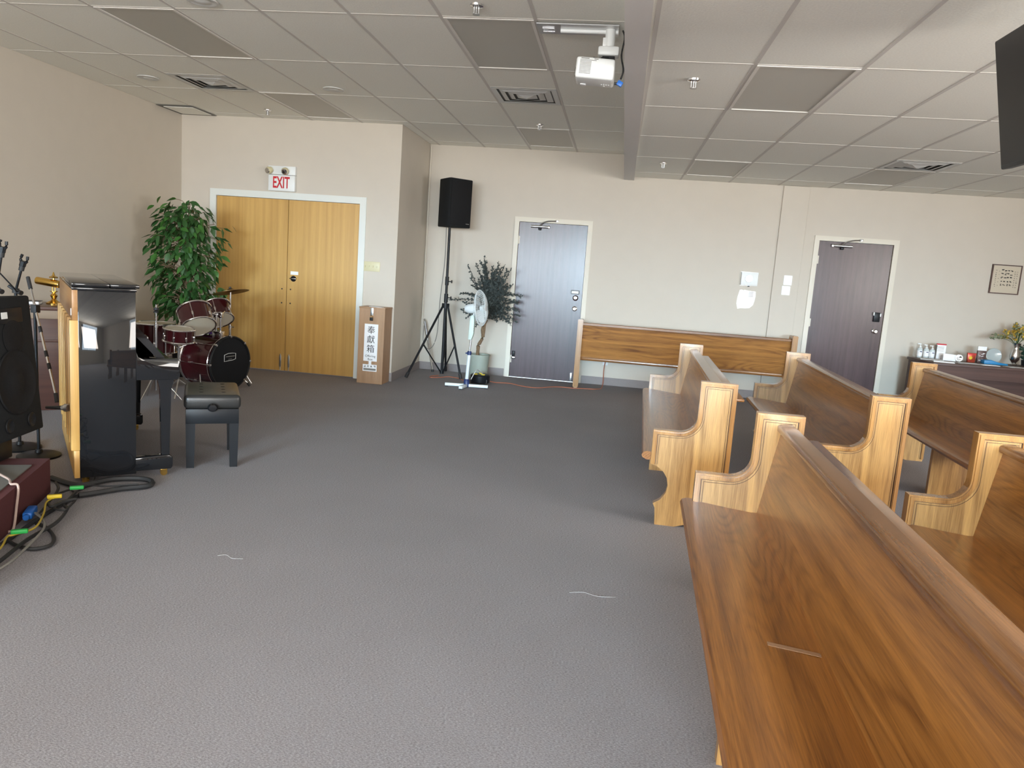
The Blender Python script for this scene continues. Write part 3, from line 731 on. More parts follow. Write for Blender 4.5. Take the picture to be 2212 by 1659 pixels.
for k in range(150):
    az = rnd.uniform(0, 2 * math.pi); el = rnd.choice((rnd.uniform(-.1, .6), rnd.uniform(.4, 1.5), rnd.uniform(.6, 1.5)))
    ln = rnd.uniform(.28, .55) * (1.15 if el > .8 else .85)
    if k < 24: ln *= 1.3
    dirv = Vector((.86 * math.cos(az) * math.cos(el) + .05, .42 * math.sin(az) * math.cos(el), math.sin(el)))
    st = top + Vector((rnd.uniform(-.06, .05), rnd.uniform(-.03, .03), rnd.uniform(-.08, .22)))
    sag = rnd.uniform(.02, .16)
    P = [st + dirv * ln * u + Vector((0, 0, -sag * u * u)) for u in (0, .35, .7, 1)]
    m.tube(P, .0035, 4, 2)
    for q in range(40):
        u = .2 + .8 * q / 39
        p = st + dirv * ln * u + Vector((0, 0, -sag * u * u))
        tiny_leaf(ml, p, dirv * .5 + Vector((rnd.uniform(-1, 1), rnd.uniform(-1, 1), rnd.uniform(-1, 1))), rnd.uniform(.024, .042), rnd)
m.build('branches', 'dry_leaf', t)
tag(ml.build('dry_foliage', 'dry_leaf', t, smooth=False), kind='stuff')

# ================================================================ PEDESTAL FAN
t = empty('pedestal_fan', (-1.685, 8.95, 0), 0, 'pale green pedestal fan turned sideways in front of the dried tree', 'fan')
for a, ln in ((8, .26), (98, .24), (188, .26), (262, .22)):
    R = Matrix.Rotation(math.radians(a), 4, 'Z')
    lg = MB().box(.02, ln, -.022, .022, .012, .045, .004, 2, R).build('base_leg', 'fan_white', t)
    MB().lathe([(0, 0), (.02, 0), (.02, .014), (0, .014)], 12, R @ Matrix.Translation((ln - .02, 0, 0))).build('rubber_foot', 'black_rubber', lg)
MB().lathe([(0, .0105), (.036, .0105), (.036, .09), (.026, .105), (0, .105)], 20).build('base_hub', 'navy', t)
MB().cyl((0, 0, .10), (.012, 0, .415), .021).build('outer_tube', 'fan_white', t)
MB().lathe([(0, 0), (.026, 0), (.028, .03), (.022, .045), (0, .045)], 16, Matrix.Translation((.012, 0, .40))).cyl((.012, 0, .42), (-.03, -.02, .42), .008).build('height_collar', 'navy', t)
MB().cyl((.012, 0, .43), (.022, 0, .60), .011).build('inner_tube', 'steel', t)
MB().prism([(-.012, .585), (.03, .585), (.052, .65), (.055, .82), (.05, .87), (.025, .885), (.0, .87), (-.005, .80)], -.035, .035, 'Y', bev=.008).build('control_column', 'fan_green', t)
for k in range(4): MB().box(.045, .056, -.032, -.028, .69 + k * .024, .70 + k * .024).build('speed_button', 'ink', t)
hd = Vector((.07, 0, .965)); axv = Vector((math.cos(math.radians(-7)), math.sin(math.radians(-7)), .13)).normalized()
Q = axv.to_track_quat('Z', 'Y').to_matrix().to_4x4()
MB().lathe([(0, -.15), (.035, -.145), (.055, -.11), (.060, -.02), (.05, .0), (0, .0)], 22, Matrix.Translation(hd) @ Q).build('motor_housing', 'fan_white', t)
MB().cyl((.03, 0, .86), hd - Vector((.02, 0, .05)), .016).build('neck', 'fan_white', t)
gm = MB(); R0 = .215
for k in range(44):
    a = 2 * math.pi * k / 44; c, s_ = math.cos(a), math.sin(a)
    pts = [(.05 * c, .05 * s_, .0), (.15 * c, .15 * s_, .005), (R0 * c, R0 * s_, .045), (.15 * c, .15 * s_, .095), (.04 * c, .04 * s_, .11)]
    gm.tube([(Matrix.Translation(hd) @ Q) @ Vector(p) for p in pts], .0018, 4, 3)
gm.ring(hd + axv * .045, R0, .005, axv, 40, 6).ring(hd + axv * .1, .11, .003, axv, 30, 5).ring(hd + axv * .004, .13, .003, axv, 30, 5)
gm.build('fan_guard', 'fan_white', t)
for k in range(3):
    bl = MB()
    N_ = 8; V0 = []
    for i in range(N_ + 1):
        a0 = math.radians(k * 120 + i * 9 - 36)
        V0.append((a0, .05 + .010 * (i - N_ / 2) * .8 / 1))
    for i in range(N_):
        a, z = V0[i]; b, z2 = V0[i + 1]; r0, r1 = .03, .185 - .02 * abs(i - N_ / 2) / N_ * 2
        P = [Vector((r0 * math.cos(a), r0 * math.sin(a), z)), Vector((r1 * math.cos(a), r1 * math.sin(a), z)), Vector((r1 * math.cos(b), r1 * math.sin(b), z2)), Vector((r0 * math.cos(b), r0 * math.sin(b), z2))]
        bl.quad(*[(Matrix.Translation(hd) @ Q) @ p for p in P])
    bl.build('blade', 'fan_white', t)
MB().lathe([(0, .115), (.035, .113), (.042, .104), (.03, .04), (0, .04)], 18, Matrix.Translation(hd) @ Q).build('hub_cap', 'fan_white', t)
# cable reel
t = empty('cable_reel', (-1.60, 9.40, 0), 0, 'low black cable reel with yellow sockets between fan and plant pot', 'cable reel')
MB().lathe([(0, .012), (.12, .012), (.125, .03), (.125, .10), (.11, .115), (0, .115)], 24).build('drum', 'black_satin', t)
for x in (-.09, .09):
    MB().box(x - .015, x + .015, -.08, -.05, 0, .06, .004).box(x - .015, x + .015, .05, .08, 0, .06, .004).build('foot', 'black_rubber', t)
for x, y in ((-.05, -.05), (.045, -.055), (0, .05)): MB().lathe([(0, .114), (.026, .114), (.026, .124), (0, .124)], 14, Matrix.Translation((x, y, 0))).build('socket', 'yellow', t)
MB().tube([(-1.64, 8.99, .10), (-1.60, 9.1, .20), (-1.57, 9.22, .17), (-1.555, 9.345, .126)], .005, 6, 6).build('fan_cord', 'white_plastic')
tag(bpy.data.objects['fan_cord'], 'white power cord from the fan into the cable reel', 'cord')
MB().tube([(-2.20, 9.66, .012), (-2.27, 9.52, .012), (-2.24, 9.42, .012), (-2.14, 9.50, .012), (-2.05, 9.62, .012), (-1.9, 9.55, .012), (-1.80, 9.40, .012), (-1.74, 9.37, .03)], .0065, 6, 8).build('orange_cord', 'orange_cord')
tag(bpy.data.objects['orange_cord'], 'orange cord coiled on the carpet by the speaker tripod', 'cord')
MB().tube([(-1.47, 9.42, .03), (-1.40, 9.50, .010), (-1.24, 9.54, .010), (-1.05, 9.40, .010), (-.86, 9.37, .010), (-.65, 9.6, .010), (-.42, 9.62, .010), (-.30, 9.66, .010), (-.12, 9.72, .010), (-.06, 9.95, .02), (-.06, 10.13, .22), (-.05, 10.187, .33)], .006, 6, 8).build('extension_cord', 'orange_cord')
tag(bpy.data.objects['extension_cord'], 'orange extension cord running past the dark door to the wall outlet', 'cord')
# ================================================================ PROJECTOR
t = empty('ceiling_projector', (-.178, 5.15, H), 0, 'white projector hanging from a pale ceiling mount beside the bulkhead', 'projector')
MB().cyl((0, 0, -.01), (0, 0, -.12), .032, n=18).box(-.045, -.01, -.02, .02, -.12, -.06, .004).build('mount_pole', 'white_plastic', t)
MB().box(-.07, .065, -.045, .045, -.175, -.115, .014).build('mount_joint', 'white_plastic', t)
MB().box(-.04, .04, -.03, .03, -.19, -.172, .004).build('joint_plate', 'black_satin', t)
MB().box(-.05, .01, -.05, .02, -.24, -.185, .01).prism([(-.17, -.262), (.03, -.272), (.03, -.235), (-.04, -.215), (-.09, -.205), (-.12, -.245), (-.17, -.245)], -.11, .03, 'Y').build('mount_bracket', 'black_satin', t)
Mp = Matrix.Translation((-.068, -.17, -.312)) @ Matrix.Rotation(math.radians(3), 4, 'Y')
MB().box(-.118, .118, -.105, .105, -.062, .062, .016, 3, Mp).build('body', 'white_plastic', t)
m = MB()
for k in range(11): m.box(-.095, -.025 + (.03 if k in (10,) else 0), -.1065, -.104, -.038 + k * .0078, -.0345 + k * .0078, M=Mp)
m.box(-.09, -.04, -.1065, -.104, .048, .053, M=Mp).box(-.01, .015, -.1065, -.104, .048, .053, M=Mp)
m.build('vent_slots', 'grey_cord', t, smooth=False)
MB().lathe([(0, .01), (.03, .01), (.035, -.005)], 20, Mp @ Matrix.Translation((-.118, .03, 0)) @ Matrix.Rotation(-math.pi / 2, 4, 'Y')).build('lens', 'black_gloss', t)
m = MB()
for dx, dy in ((0, 0), (.014, 0), (-.014, 0), (0, .014), (0, -.014), (0, .04), (.03, 0)): m.lathe([(0, 0), (.0045, 0), (.0045, -.002), (0, -.002)], 8, Mp @ Matrix.Translation((.06 + dx, .03 + dy, -.062)))
m.build('control_button', 'white_plastic', t)
MB().box(-.09, -.055, .05, .09, -.066, -.061, .002, 1, Mp).build('bottom_foot', 'paper', t)
t = empty('ceiling_channel', (-.38, 5.167, H), 0, 'slotted grey metal mounting plate fixed to the ceiling above the projector', 'bracket')
MB().box(-.27, .255, -.10, .10, -.010, -.001, .001, 1).build('plate', 'steel', t)
MB().cyl((-.12, -.005, -.018), (.25, -.005, -.018), .014).build('rod', 'white_plastic', t)
for y in (-.03, .035): MB().cyl((-.235, y, -.014), (-.16, y, -.014), .006).build('staple', 'chrome', t)
MB().tube([(-.10, 5.10, 2.985), (-.085, 5.06, 2.93), (-.095, 5.03, 2.82), (-.075, 4.98, 2.72), (-.085, 4.95, 2.66)], .006, 6, 6).build('projector_cable', 'black_rubber')
tag(bpy.data.objects['projector_cable'], 'black cables looping from the ceiling plate to the projector', 'cable')
t = empty('cable_plug', (-.095, 4.945, 2.63), 0, 'blue video plug at the side of the projector', 'plug')
MB().box(-.012, .022, -.012, .012, -.012, .018, .003, 2, Matrix.Rotation(.5, 4, 'Y')).build('plug_body', 'blue', t)
MB().cyl((-.028, 0, 0), (-.008, 0, 0), .008).build('plug_lead', 'black_rubber', t)

# ================================================================ TELEVISION
t = empty('television', (1.72, 3.50, 2.375), 0, 'black flat television hanging from the ceiling over the pews', 'television')
R = Matrix.Rotation(math.radians(-11.5), 4, 'Y')
MB().box(-.02, .035, -.50, .50, -.294, .294, .008, 2, R).build('cabinet', 'black_satin', t)
MB().box(-.0215, -.019, -.488, .488, -.275, .282, M=R).build('screen', 'tv_screen', t, smooth=False)
MB().box(.035, .07, -.2, .2, -.15, .15, .01, 2, R).build('rear_bracket', 'black_satin', t)
MB().cyl((.10, 0, 0), (.10, 0, H2 - 2.375), .022).box(.05, .15, -.05, .05, -.03, .03, .004).build('ceiling_pole', 'black_satin', t)

# ================================================================ BROWN TABLE AND WHAT STANDS ON IT
TZ = .735; ta = math.radians(5)
t = empty('side_table', (3.70, 9.28, 0), ta, 'long dark brown table with deep apron against the back wall', 'table')
MB().box(0, 2.6, 0, .66, TZ - .03, TZ, .004).build('table_top', 'walnut', t)
MB().box(.02, 2.58, .01, .03, TZ - .16, TZ - .03).build('apron', 'walnut', t, smooth=False)
MB().box(.015, .04, .02, .64, 0, TZ - .03).build('end_panel', 'walnut', t, smooth=False)
MB().box(2.56, 2.585, .02, .64, 0, TZ - .03).build('end_panel', 'walnut', t, smooth=False)
MB().box(.04, 2.56, .20, .22, .10, TZ - .03).build('modesty_panel', 'walnut', t, smooth=False)
def onT(px, yy):      # x on the table for an item whose foot sits at depth yy
    return on('Y', yy, px, 770).x
def bottle(px, yy, h, label):
    x = onT(px, yy); b = empty('pump_bottle', (x, yy, TZ), 0, label, 'bottle', 'hand sanitiser pump bottles on the brown table')
    MB().lathe([(0, 0), (.030, 0), (.032, .01), (.032, h * .58), (.024, h * .68), (.012, h * .72), (0, h * .72)], 18).build('bottle', mat('clear_plastic', (.62, .68, .69), .15), b)
    MB().lathe([(.0325, h * .12), (.0328, h * .5)], 18).build('wrapper', 'paper', b)
    MB().lathe([(0, h * .70), (.014, h * .70), (.014, h * .80), (.006, h * .82), (.005, h), (0, h)], 14).box(-.035, .008, -.007, .007, h - .014, h, .003).build('pump', 'white_plastic', b)
    MB().box(-.010, .016, -.0335, -.032, h * .40, h * .46).build('print', 'navy', b, smooth=False)
bottle(1985, 9.93, .175, 'clear pump bottle at the outer end of the brown table')
bottle(1999, 9.96, .165, 'clear pump bottle between two others on the brown table')
bottle(2012, 9.94, .16, 'clear pump bottle next to the red topped leaflet stand')
x = onT(2030, 9.92)
t = empty('leaflet_stand', (x, 9.92, TZ), 0, 'white leaflet holder with red header beside the pump bottles', 'leaflet holder')
MB().box(-.055, .055, -.01, .01, 0, .175, .002).build('card', 'paper', t)
MB().box(-.055, .055, -.0115, .0112, .175, .19).build('header', 'red', t, smooth=False)
MB().box(-.06, -.055, -.03, .03, 0, .17).box(-.06, .06, -.03, .03, 0, .004).build('holder', 'grey_cord', t, smooth=False)
for z in (.12, .135, .15, .10): MB().box(-.042, .03, -.0112, -.010, z, z + .004).build('print_or_slat_line', 'grey_cord', t, smooth=False)
x = onT(2052, 9.84)
t = empty('napkin_box', (x, 9.80, TZ), math.radians(-8), 'white open card box lying on the brown table', 'box')
MB().box(-.10, .04, -.05, .05, 0, .055, .003).prism([(-.10, .055), (.07, .055), (.085, .075), (-.10, .085)], -.05, -.047, 'Y').build('carton', 'paper', t)
MB().lathe([(.03, 0), (.042, 0), (.042, .06), (.03, .06), (.03, 0)], 18, Matrix.Translation((.07, 0, .045)) @ Matrix.Rotation(math.pi / 2, 4, 'X')).build('tape_roll', 'silver', t)
t = empty('snack_pouch', (onT(2098, 9.80), 9.80, TZ), 0, 'small red and gold foil snack pouch on the brown table', 'pouch')
MB().prism([(-.042, 0), (.042, 0), (.05, .115), (-.05, .115)], -.018, .018, 'Y', bev=.006).build('pouch', mat('foil_red', (.42, .06, .03), .3, .4, noise=.6, nscale=25), t)
MB().box(-.045, .045, -.0195, -.018, .095, .108).build('top_band', 'red', t, smooth=False)
MB().lathe([(0, 0), (.018, .001), (.02, 0)], 14, Matrix.Translation((-.012, -.0185, .055)) @ Matrix.Rotation(math.pi / 2, 4, 'X')).build('emblem', 'yellow', t)
t = empty('snack_bag', (onT(2119, 9.84), 9.84, TZ), 0, 'tall dark patterned snack bag with white top on the brown table', 'pouch')
MB().prism([(-.045, 0), (.045, 0), (.05, .15), (-.05, .15)], -.02, .02, 'Y', bev=.006).build('bag', mat('foil_dark', (.10, .06, .055), .35, .2, noise=.9, nscale=60), t)
MB().box(-.05, .05, -.008, .008, .148, .20, .002).build('white_top', 'paper', t)
m = MB(); rnd = random.Random(4)
for k in range(12): m.box(*(lambda a, b: (a, a + rnd.uniform(.01, .03), -.0215, -.0198, b, b + .006))(rnd.uniform(-.04, .01), rnd.uniform(.02, .135)))
m.build('printed_pattern', 'paper', t, smooth=False)['kind'] = 'stuff'
t = empty('plastic_bag', (onT(2150, 9.78), 9.78, TZ), 0, 'bright blue plastic bag lying flat on the brown table', 'bag')
MB().prism([(-.14, 0), (.13, 0), (.13, .018), (.02, .03), (-.06, .052), (-.14, .045)], -.06, .06, 'Y', bev=.006).build('bag', mat('blue_bag', (.02, .22, .48), .4), t)
for k, (px, yy, sx, sy, lb) in enumerate([(2040, 9.45, .11, .045, 'white envelope lying at the front edge of the brown table'), (2010, 9.70, .13, .08, 'stack of pale papers near the pump bottles'),
        (2090, 9.60, .12, .06, 'grey leaflet lying in front of the red pouch'), (2140, 9.55, .10, .05, 'pale blue leaflet lying in front of the blue bag'), (2195, 9.55, .10, .06, 'grey paper lying in front of the silver vase')]):
    p = MB().box(-sx, sx, -sy, sy, 0, .012 if k < 2 else .006, .001, 1).build('paper_stack', 'paper' if k in (0, 3) else mat('paper_grey', (.5, .49, .47), .6), None, (onT(px, yy), yy, TZ), (0, 0, .1 * (k - 2)), False)
    tag(p, lb, 'papers')
t = empty('glass_dish', (onT(2144, 9.98), 9.97, TZ), 0, 'pale round dish standing on edge behind the blue bag', 'dish')
MB().lathe([(0, 0), (.05, .004), (.085, .018), (.09, .022), (.085, .024), (.05, .010), (0, .006)], 28, Matrix.Translation((0, 0, .091)) @ Matrix.Rotation(math.radians(80), 4, 'X')).build('dish', mat('dish_glass', (.42, .47, .47), .15), t)
MB().box(-.03, .03, -.03, .03, 0, .012, .003).build('dish_stand', mat('dish_glass', (.42, .47, .47)), t)
vx = on('Y', 9.88, 2190, 770).x
t = empty('silver_vase', (vx, 9.86, TZ), 0, 'polished silver vase holding yellow flowers on the brown table', 'vase')
MB().lathe([(0, 0), (.036, 0), (.040, .012), (.022, .03), (.05, .07), (.056, .12), (.036, .19), (.030, .23), (.048, .27), (.044, .27), (.026, .23), (0, .22)], 28).build('vase', 'silver', t)
fl = empty('flower_bouquet', (vx, 9.86, TZ + .222), 0, 'yellow and green artificial flower sprays standing in the silver vase', 'flowers')
m = MB(); lv = MB(); yf = MB(); rnd = random.Random(9)
for k in range(26):
    a = rnd.uniform(0, 6.28); r_ = rnd.uniform(.05, .26); hh = rnd.uniform(.08, .28)
    e_ = Vector((r_ * math.cos(a), r_ * .6 * math.sin(a), hh))
    if k == 0: e_ = Vector((-.34, -.05, .09))
    if k == 1: e_ = Vector((-.28, 0, .13))
    P = [Vector((0, 0, .01)), e_ * .4 + Vector((0, 0, .05)), e_]
    m.tube(P, .002, 4, 3)
    for q in range(18):
        u = .35 + .65 * q / 17; p = P[1].lerp(P[2], u)
        tiny_leaf(yf if (rnd.random() < .55 and k > 1) else lv, p, Vector((rnd.uniform(-1, 1), rnd.uniform(-1, 1), rnd.uniform(-.4, 1))), rnd.uniform(.025, .045), rnd)
m.build('stems', 'leaf', fl)
tag(lv.build('leaf_sprays', mat('sage_leaf', (.22, .25, .15), .7), fl, smooth=False), kind='stuff')
tag(yf.build('yellow_blooms', mat('yellow_bloom', (.62, .42, .06), .6), fl, smooth=False), kind='stuff')
gx = on('Y', 9.98, 2216, 760).x
t = empty('green_foliage_pot', (gx, 9.95, TZ), 0, 'dark green foliage in a small pot beside the silver vase', 'plant')
MB().lathe([(0, 0), (.04, 0), (.05, .07), (.045, .07), (0, .06)], 18).build('pot', 'black_satin', t)
lv = MB(); rnd = random.Random(3)
for k in range(120):
    p = Vector((rnd.gauss(0, .035), rnd.gauss(0, .03), .07 + rnd.uniform(0, .17)))
    tiny_leaf(lv, p, Vector((rnd.uniform(-1, 1), rnd.uniform(-1, 1), rnd.uniform(-.3, 1))), .05, rnd)
tag(lv.build('foliage', mat('dark_green', (.02, .07, .05), .6), t, smooth=False), kind='stuff')

# ================================================================ PIANO
pa = math.radians(40.7)
t = empty('upright_piano', (-3.105, 4.03, 0), pa, 'black glossy upright piano showing its side and bare wooden back', 'piano')
# local x: back -> keyboard (depth), local y: along the piano
PL, PHt, PD = 1.40, 1.2, .335
for y0 in (0, PL - .035): MB().box(.03, PD, y0, y0 + .035, .03, PHt - .045, .003).build('side_panel', 'black_gloss', t)
MB().box(.0, PD * .58, -.012, PL + .012, PHt - .022, PHt, .004).build('rear_lid', 'black_gloss', t)
MB().box(PD * .58 + .004, PD + .02, -.012, PL + .012, PHt - .022, PHt, .004).build('front_lid', 'black_gloss', t)
MB().box(0, PD + .005, -.004, PL + .004, PHt - .044, PHt - .025, .003).build('lid_moulding', 'black_gloss', t)
MB().box(PD - .03, PD - .01, .036, PL - .036, .80, PHt - .045).build('front_panel', 'black_gloss', t)
MB().box(PD - .06, PD - .04, .036, PL - .036, .10, .60).build('knee_panel', 'black_gloss', t)
MB().box(.0, .03, .0, PL, .98, PHt - .03, .003).build('back_rail', 'piano_board', t)
MB().box(.0, .03, 0, PL, .03, .20, .003).build('back_sill', 'spruce', t)
MB().box(.035, .05, .035, PL - .035, .20, .98).build('soundboard', 'piano_board', t)
for k in range(7):
    y = .0 + k * (PL - .075) / 6
    MB().box(-.015, .034, y, y + .075, .20, .98, .005).build('back_post', 'spruce', t)
MB().box(-.004, .0, .05, .085, 1.005, 1.045).build('label_plate', 'steel', t, smooth=False)
# keyboard part
for y0 in (.0, PL - .05):
    MB().prism([(PD, .62), (PD + .235, .62), (PD + .25, .64), (PD + .25, .735), (PD + .235, .75), (PD + .04, .752), (PD + .012, .765), (PD, .80)], y0, y0 + .05, 'Y', bev=.004).build('cheek', 'black_gloss', t)
    lg = MB().prism([(PD + .12, .62), (PD + .215, .62), (PD + .20, .56), (PD + .19, .14), (PD + .145, .14), (PD + .135, .56)], y0 + .002, y0 + .048, 'Y').build('leg', 'black_gloss', t)
    MB().prism([(PD - .03, .045), (PD + .20, .045), (PD + .21, .06), (PD + .21, .12), (PD + .19, .14), (PD - .03, .13)], y0, y0 + .055, 'Y', bev=.006).build('toe_block', 'black_gloss', t)
    cs = MB().lathe([(0, -.012), (.021, -.012), (.021, .012), (0, .012)], 16, Matrix.Translation((PD + .16, y0 + .027, .022)) @ Matrix.Rotation(math.pi / 2, 4, 'X')).box(PD + .14, PD + .18, y0 + .012, y0 + .042, .032, .046, .002).build('caster', 'brass', t)
MB().box(PD - .02, PD + .24, .051, PL - .051, .62, .665, .004).build('keybed', 'black_gloss', t)
MB().prism([(PD - .01, .93), (PD + .01, .95), (PD + .17, .75), (PD + .17, .72), (PD + .15, .72), (PD - .01, .90)], .051, PL - .051, 'Y').build('fallboard', 'black_gloss', t)
MB().box(PD + .17, PD + .23, .051, PL - .051, .665, .72).build('key_slip', 'black_gloss', t)
for y in (.02, PL - .02): MB().cyl((.06, y, .0), (.06, y, .04), .02).build('rear_caster', 'brass', t)
# bench
bx = Vector((-2.70, 4.87)); 
t = empty('piano_bench', (-2.70, 4.87, 0), math.radians(30), 'black padded piano bench with tufted leather seat and side knob', 'bench')
bw_, bl_ = .165, .265
cush = MB().box(-bw_ - .012, bw_ + .012, -bl_ - .012, bl_ + .012, .40, .495, .028, 4).build('cushion', 'leather', t)
for x in (-.07, .07):
    for y in (-.16, -.05, .06, .17): MB().lathe([(0, .4975), (.012, .497), (.017, .494)], 14, Matrix.Translation((x, y, 0))).build('tuft_button', 'black_satin', cush)
MB().box(-bw_, bw_, -bl_, bl_, .30, .40, .004).build('apron', 'black_satin', t)
for sx in (-1, 1):
    for sy in (-1, 1):
        MB().prism([(-.024, 0), (.024, 0), (.024, 0), (.024, 0)][:2] + [(.030, .31), (-.030, .31)], -.026, .026, 'Y', Matrix.Translation((sx * (bw_ - .03), sy * (bl_ - .03), 0))).build('leg', 'black_satin', t)
MB().lathe([(0, .04), (.02, .038), (.028, .02), (.022, .004), (.012, 0)], 20, Matrix.Translation((0, -bl_ - .012, .415)) @ Matrix.Rotation(math.pi / 2, 4, 'X') @ Matrix.Scale(1.2, 4, (1, 0, 0))).build('height_knob', 'black_gloss', t)

# ================================================================ DRUMS
def chrome_lugs(par, R, z0, z1, n, off=0.0):
    for k in range(n):
        a = off + 2 * math.pi * k / n
        M = Matrix.Rotation(a, 4, 'Z') @ Matrix.Translation((R, 0, 0))
        MB().box(-.004, .014, -.009, .009, z0 + (z1 - z0) * .34 - .02, z0 + (z1 - z0) * .34 + .02, .004, 2, M).cyl(M @ Vector((.012, 0, z0)), M @ Vector((.012, 0, z1)), .003, n=6).build('tension_lug', 'chrome', par)
def drum(name, loc, axis, R, depth, label, nl=6, front='drum_head', rim_black=False, cat='drum'):
    """origin on the middle of the lower/back head; axis points to the upper/front head"""
    t = empty(name, loc, 0, label, cat)
    t.rotation_euler = Vector(axis).to_track_quat('Z', 'Y').to_euler()
    MB().lathe([(R - .01, .004), (R, .006), (R, depth - .006), (R - .01, depth - .004)], 40).build('shell', 'drum_red', t)
    MB().lathe([(0, .0), (R - .004, .0), (R - .004, .004), (0, .004)], 40).build('bottom_head', 'drum_head', t)
    MB().lathe([(0, depth - .004), (R - .004, depth - .004), (R - .004, depth), (0, depth)], 40).build('top_head', front, t)
    rm = 'drum_red' if False else 'chrome'
    for z in (.0, depth): MB().ring((0, 0, z), R + .006, .009 if not rim_black else .013, (0, 0, 1), 44, 8).build('hoop', 'chrome' if not (rim_black and z > 0) else 'black_satin', t)
    chrome_lugs(t, R, .0, depth, nl)
    return t
nrm = Vector((.956, -.29, 0)).normalized()
fc = Vector((-3.885, 7.36, .287)); Rb = .265; dep = .42
bd = drum('bass_drum', fc - nrm * dep, nrm, Rb, dep, 'dark red bass drum with a black front head beside the piano bench', 8, 'black_satin', True)
MB().ring((0, 0, dep - .035), Rb + .008, .006, (0, 0, 1), 44, 6).build('chrome_band', 'chrome', bd)
for k in range(8):
    M = Matrix.Rotation(2 * math.pi * k / 8, 4, 'Z') @ Matrix.Translation((Rb + .012, 0, dep))
    MB().box(-.014, .012, -.010, .010, -.03, .014, .004, 2, M).build('hoop_claw', 'chrome', bd)
# bezel logo on the black head, in world space then parented through the inverse matrix
Mb = Matrix.Translation(fc - nrm * dep) @ nrm.to_track_quat('Z', 'Y').to_matrix().to_4x4()
Mi = Mb.inverted()
sx_ = Vector((0, 0, 1)).cross(nrm).normalized()
def hd_pt(u, v, d=.004): return Mi @ (fc + nrm * d + sx_ * u + Vector((0, 0, v)))
lo = [(-.085, .088), (-.03, .103), (.03, .103), (.07, .098), (.07, .040), (.03, .030), (-.03, .026), (-.085, .022)]
m = MB(); m.tube([hd_pt(*p) for p in lo + lo[:1]], .0028, 5, 0); m.build('badge_outline', 'white_plastic', bd)
m = MB()
for u0, u1, v, h_ in ((-.065, .055, .070, .007), (-.03, .02, .042, .004)):
    m.tube([hd_pt(u0, v), hd_pt(u1, v + .002)], h_ * .6, 5, 0)
m.build('badge_print', 'grey_cord', bd)
for s_ in (-1, 1):
    b0 = fc - nrm * .17 + sx_ * s_ * .235 + Vector((0, 0, -.12)); b1 = fc - nrm * .05 + sx_ * s_ * .33; b1.z = .02
    lgp = MB().cyl(Mi @ b0, Mi @ b1, .008).build('spur_leg', 'chrome', bd)
    MB().cyl(Mi @ b1.lerp(b0, .12), Mi @ Vector((b1.x + .01 * s_, b1.y, .005)), .014).build('spur_foot', 'black_rubber', lgp)
    m = MB()
# tom holder
tb = fc - nrm * .17 + Vector((0, 0, .265))
m = MB()
for s_ in (-.03, .03): m.cyl(Mi @ (tb + sx_ * s_), Mi @ (tb + sx_ * s_ + Vector((0, 0, .23))), .010)
m.build('tom_posts', 'chrome', bd)
m = MB(); m.box(-.05, .05, -.04, .04, -.008, .05, .006, 2, Mi @ Matrix.Translation(tb)); m.build('holder_block', 'chrome', bd)
m = MB(); jt = tb + Vector((0, 0, .22))
for s_ in (-1, 1): m.cyl(Mi @ (jt + sx_ * s_ * .03), Mi @ (jt + sx_ * s_ * .11 - nrm * .03 + Vector((0, 0, .03))), .009)
m.box(-.045, .045, -.02, .02, -.03, .03, .008, 2, Mi @ Matrix.Translation(jt)); m.build('tom_arms', 'chrome', bd)
def tom(px, py, yy, R, dep_, ax, label):
    c = on('Y', yy, px, py); ax = Vector(ax).normalized()
    return drum('rack_tom', c - ax * dep_ / 2, ax, R, dep_, label, 6, 'drum_head')
tom(424, 688, 7.16, .160, .20, (-.50, .42, .76), 'dark red rack tom tilted over the bass drum, beside the ficus leaves')
tom(470, 676, 7.62, .140, .18, (-.48, .40, .78), 'smaller dark red rack tom tilted behind the cymbal pole')
c = on('Y', 7.22, 335, 735)
ft = drum('floor_tom', (c.x, 7.22, .36), (0, 0, 1), .20, .29, 'dark red floor tom with a bright red glint beside the piano', 6)
for k in range(3):
    a = .5 + k * 2.094; p = Vector((.22 * math.cos(a), .22 * math.sin(a), 0))
    MB().cyl(p + Vector((0, 0, .16)), p + Vector((0, 0, -.395)), .007).build('leg', 'chrome', ft)
c = on('Y', 6.80, 386, 725)
sd = drum('snare_drum', (c.x, 6.80, .545), (.08, -.05, 1), .135, .12, 'dark red snare drum on a chrome stand behind the piano keyboard', 8)
st = empty('snare_stand', (c.x, 6.80, 0), 0, 'chrome tripod stand carrying the dark red snare drum', 'stand')
MB().cyl((0, 0, .14), (0, 0, .50), .011).build('pole', 'chrome', st)
for k in range(3):
    a = .9 + k * 2.094
    MB().cyl((0, 0, .17), (.20 * math.cos(a), .20 * math.sin(a), .01), .007).build('leg', 'chrome', st)
    MB().cyl((0, 0, .48), (.14 * math.cos(a), .14 * math.sin(a), .53), .006).build('cradle_arm', 'chrome', st)
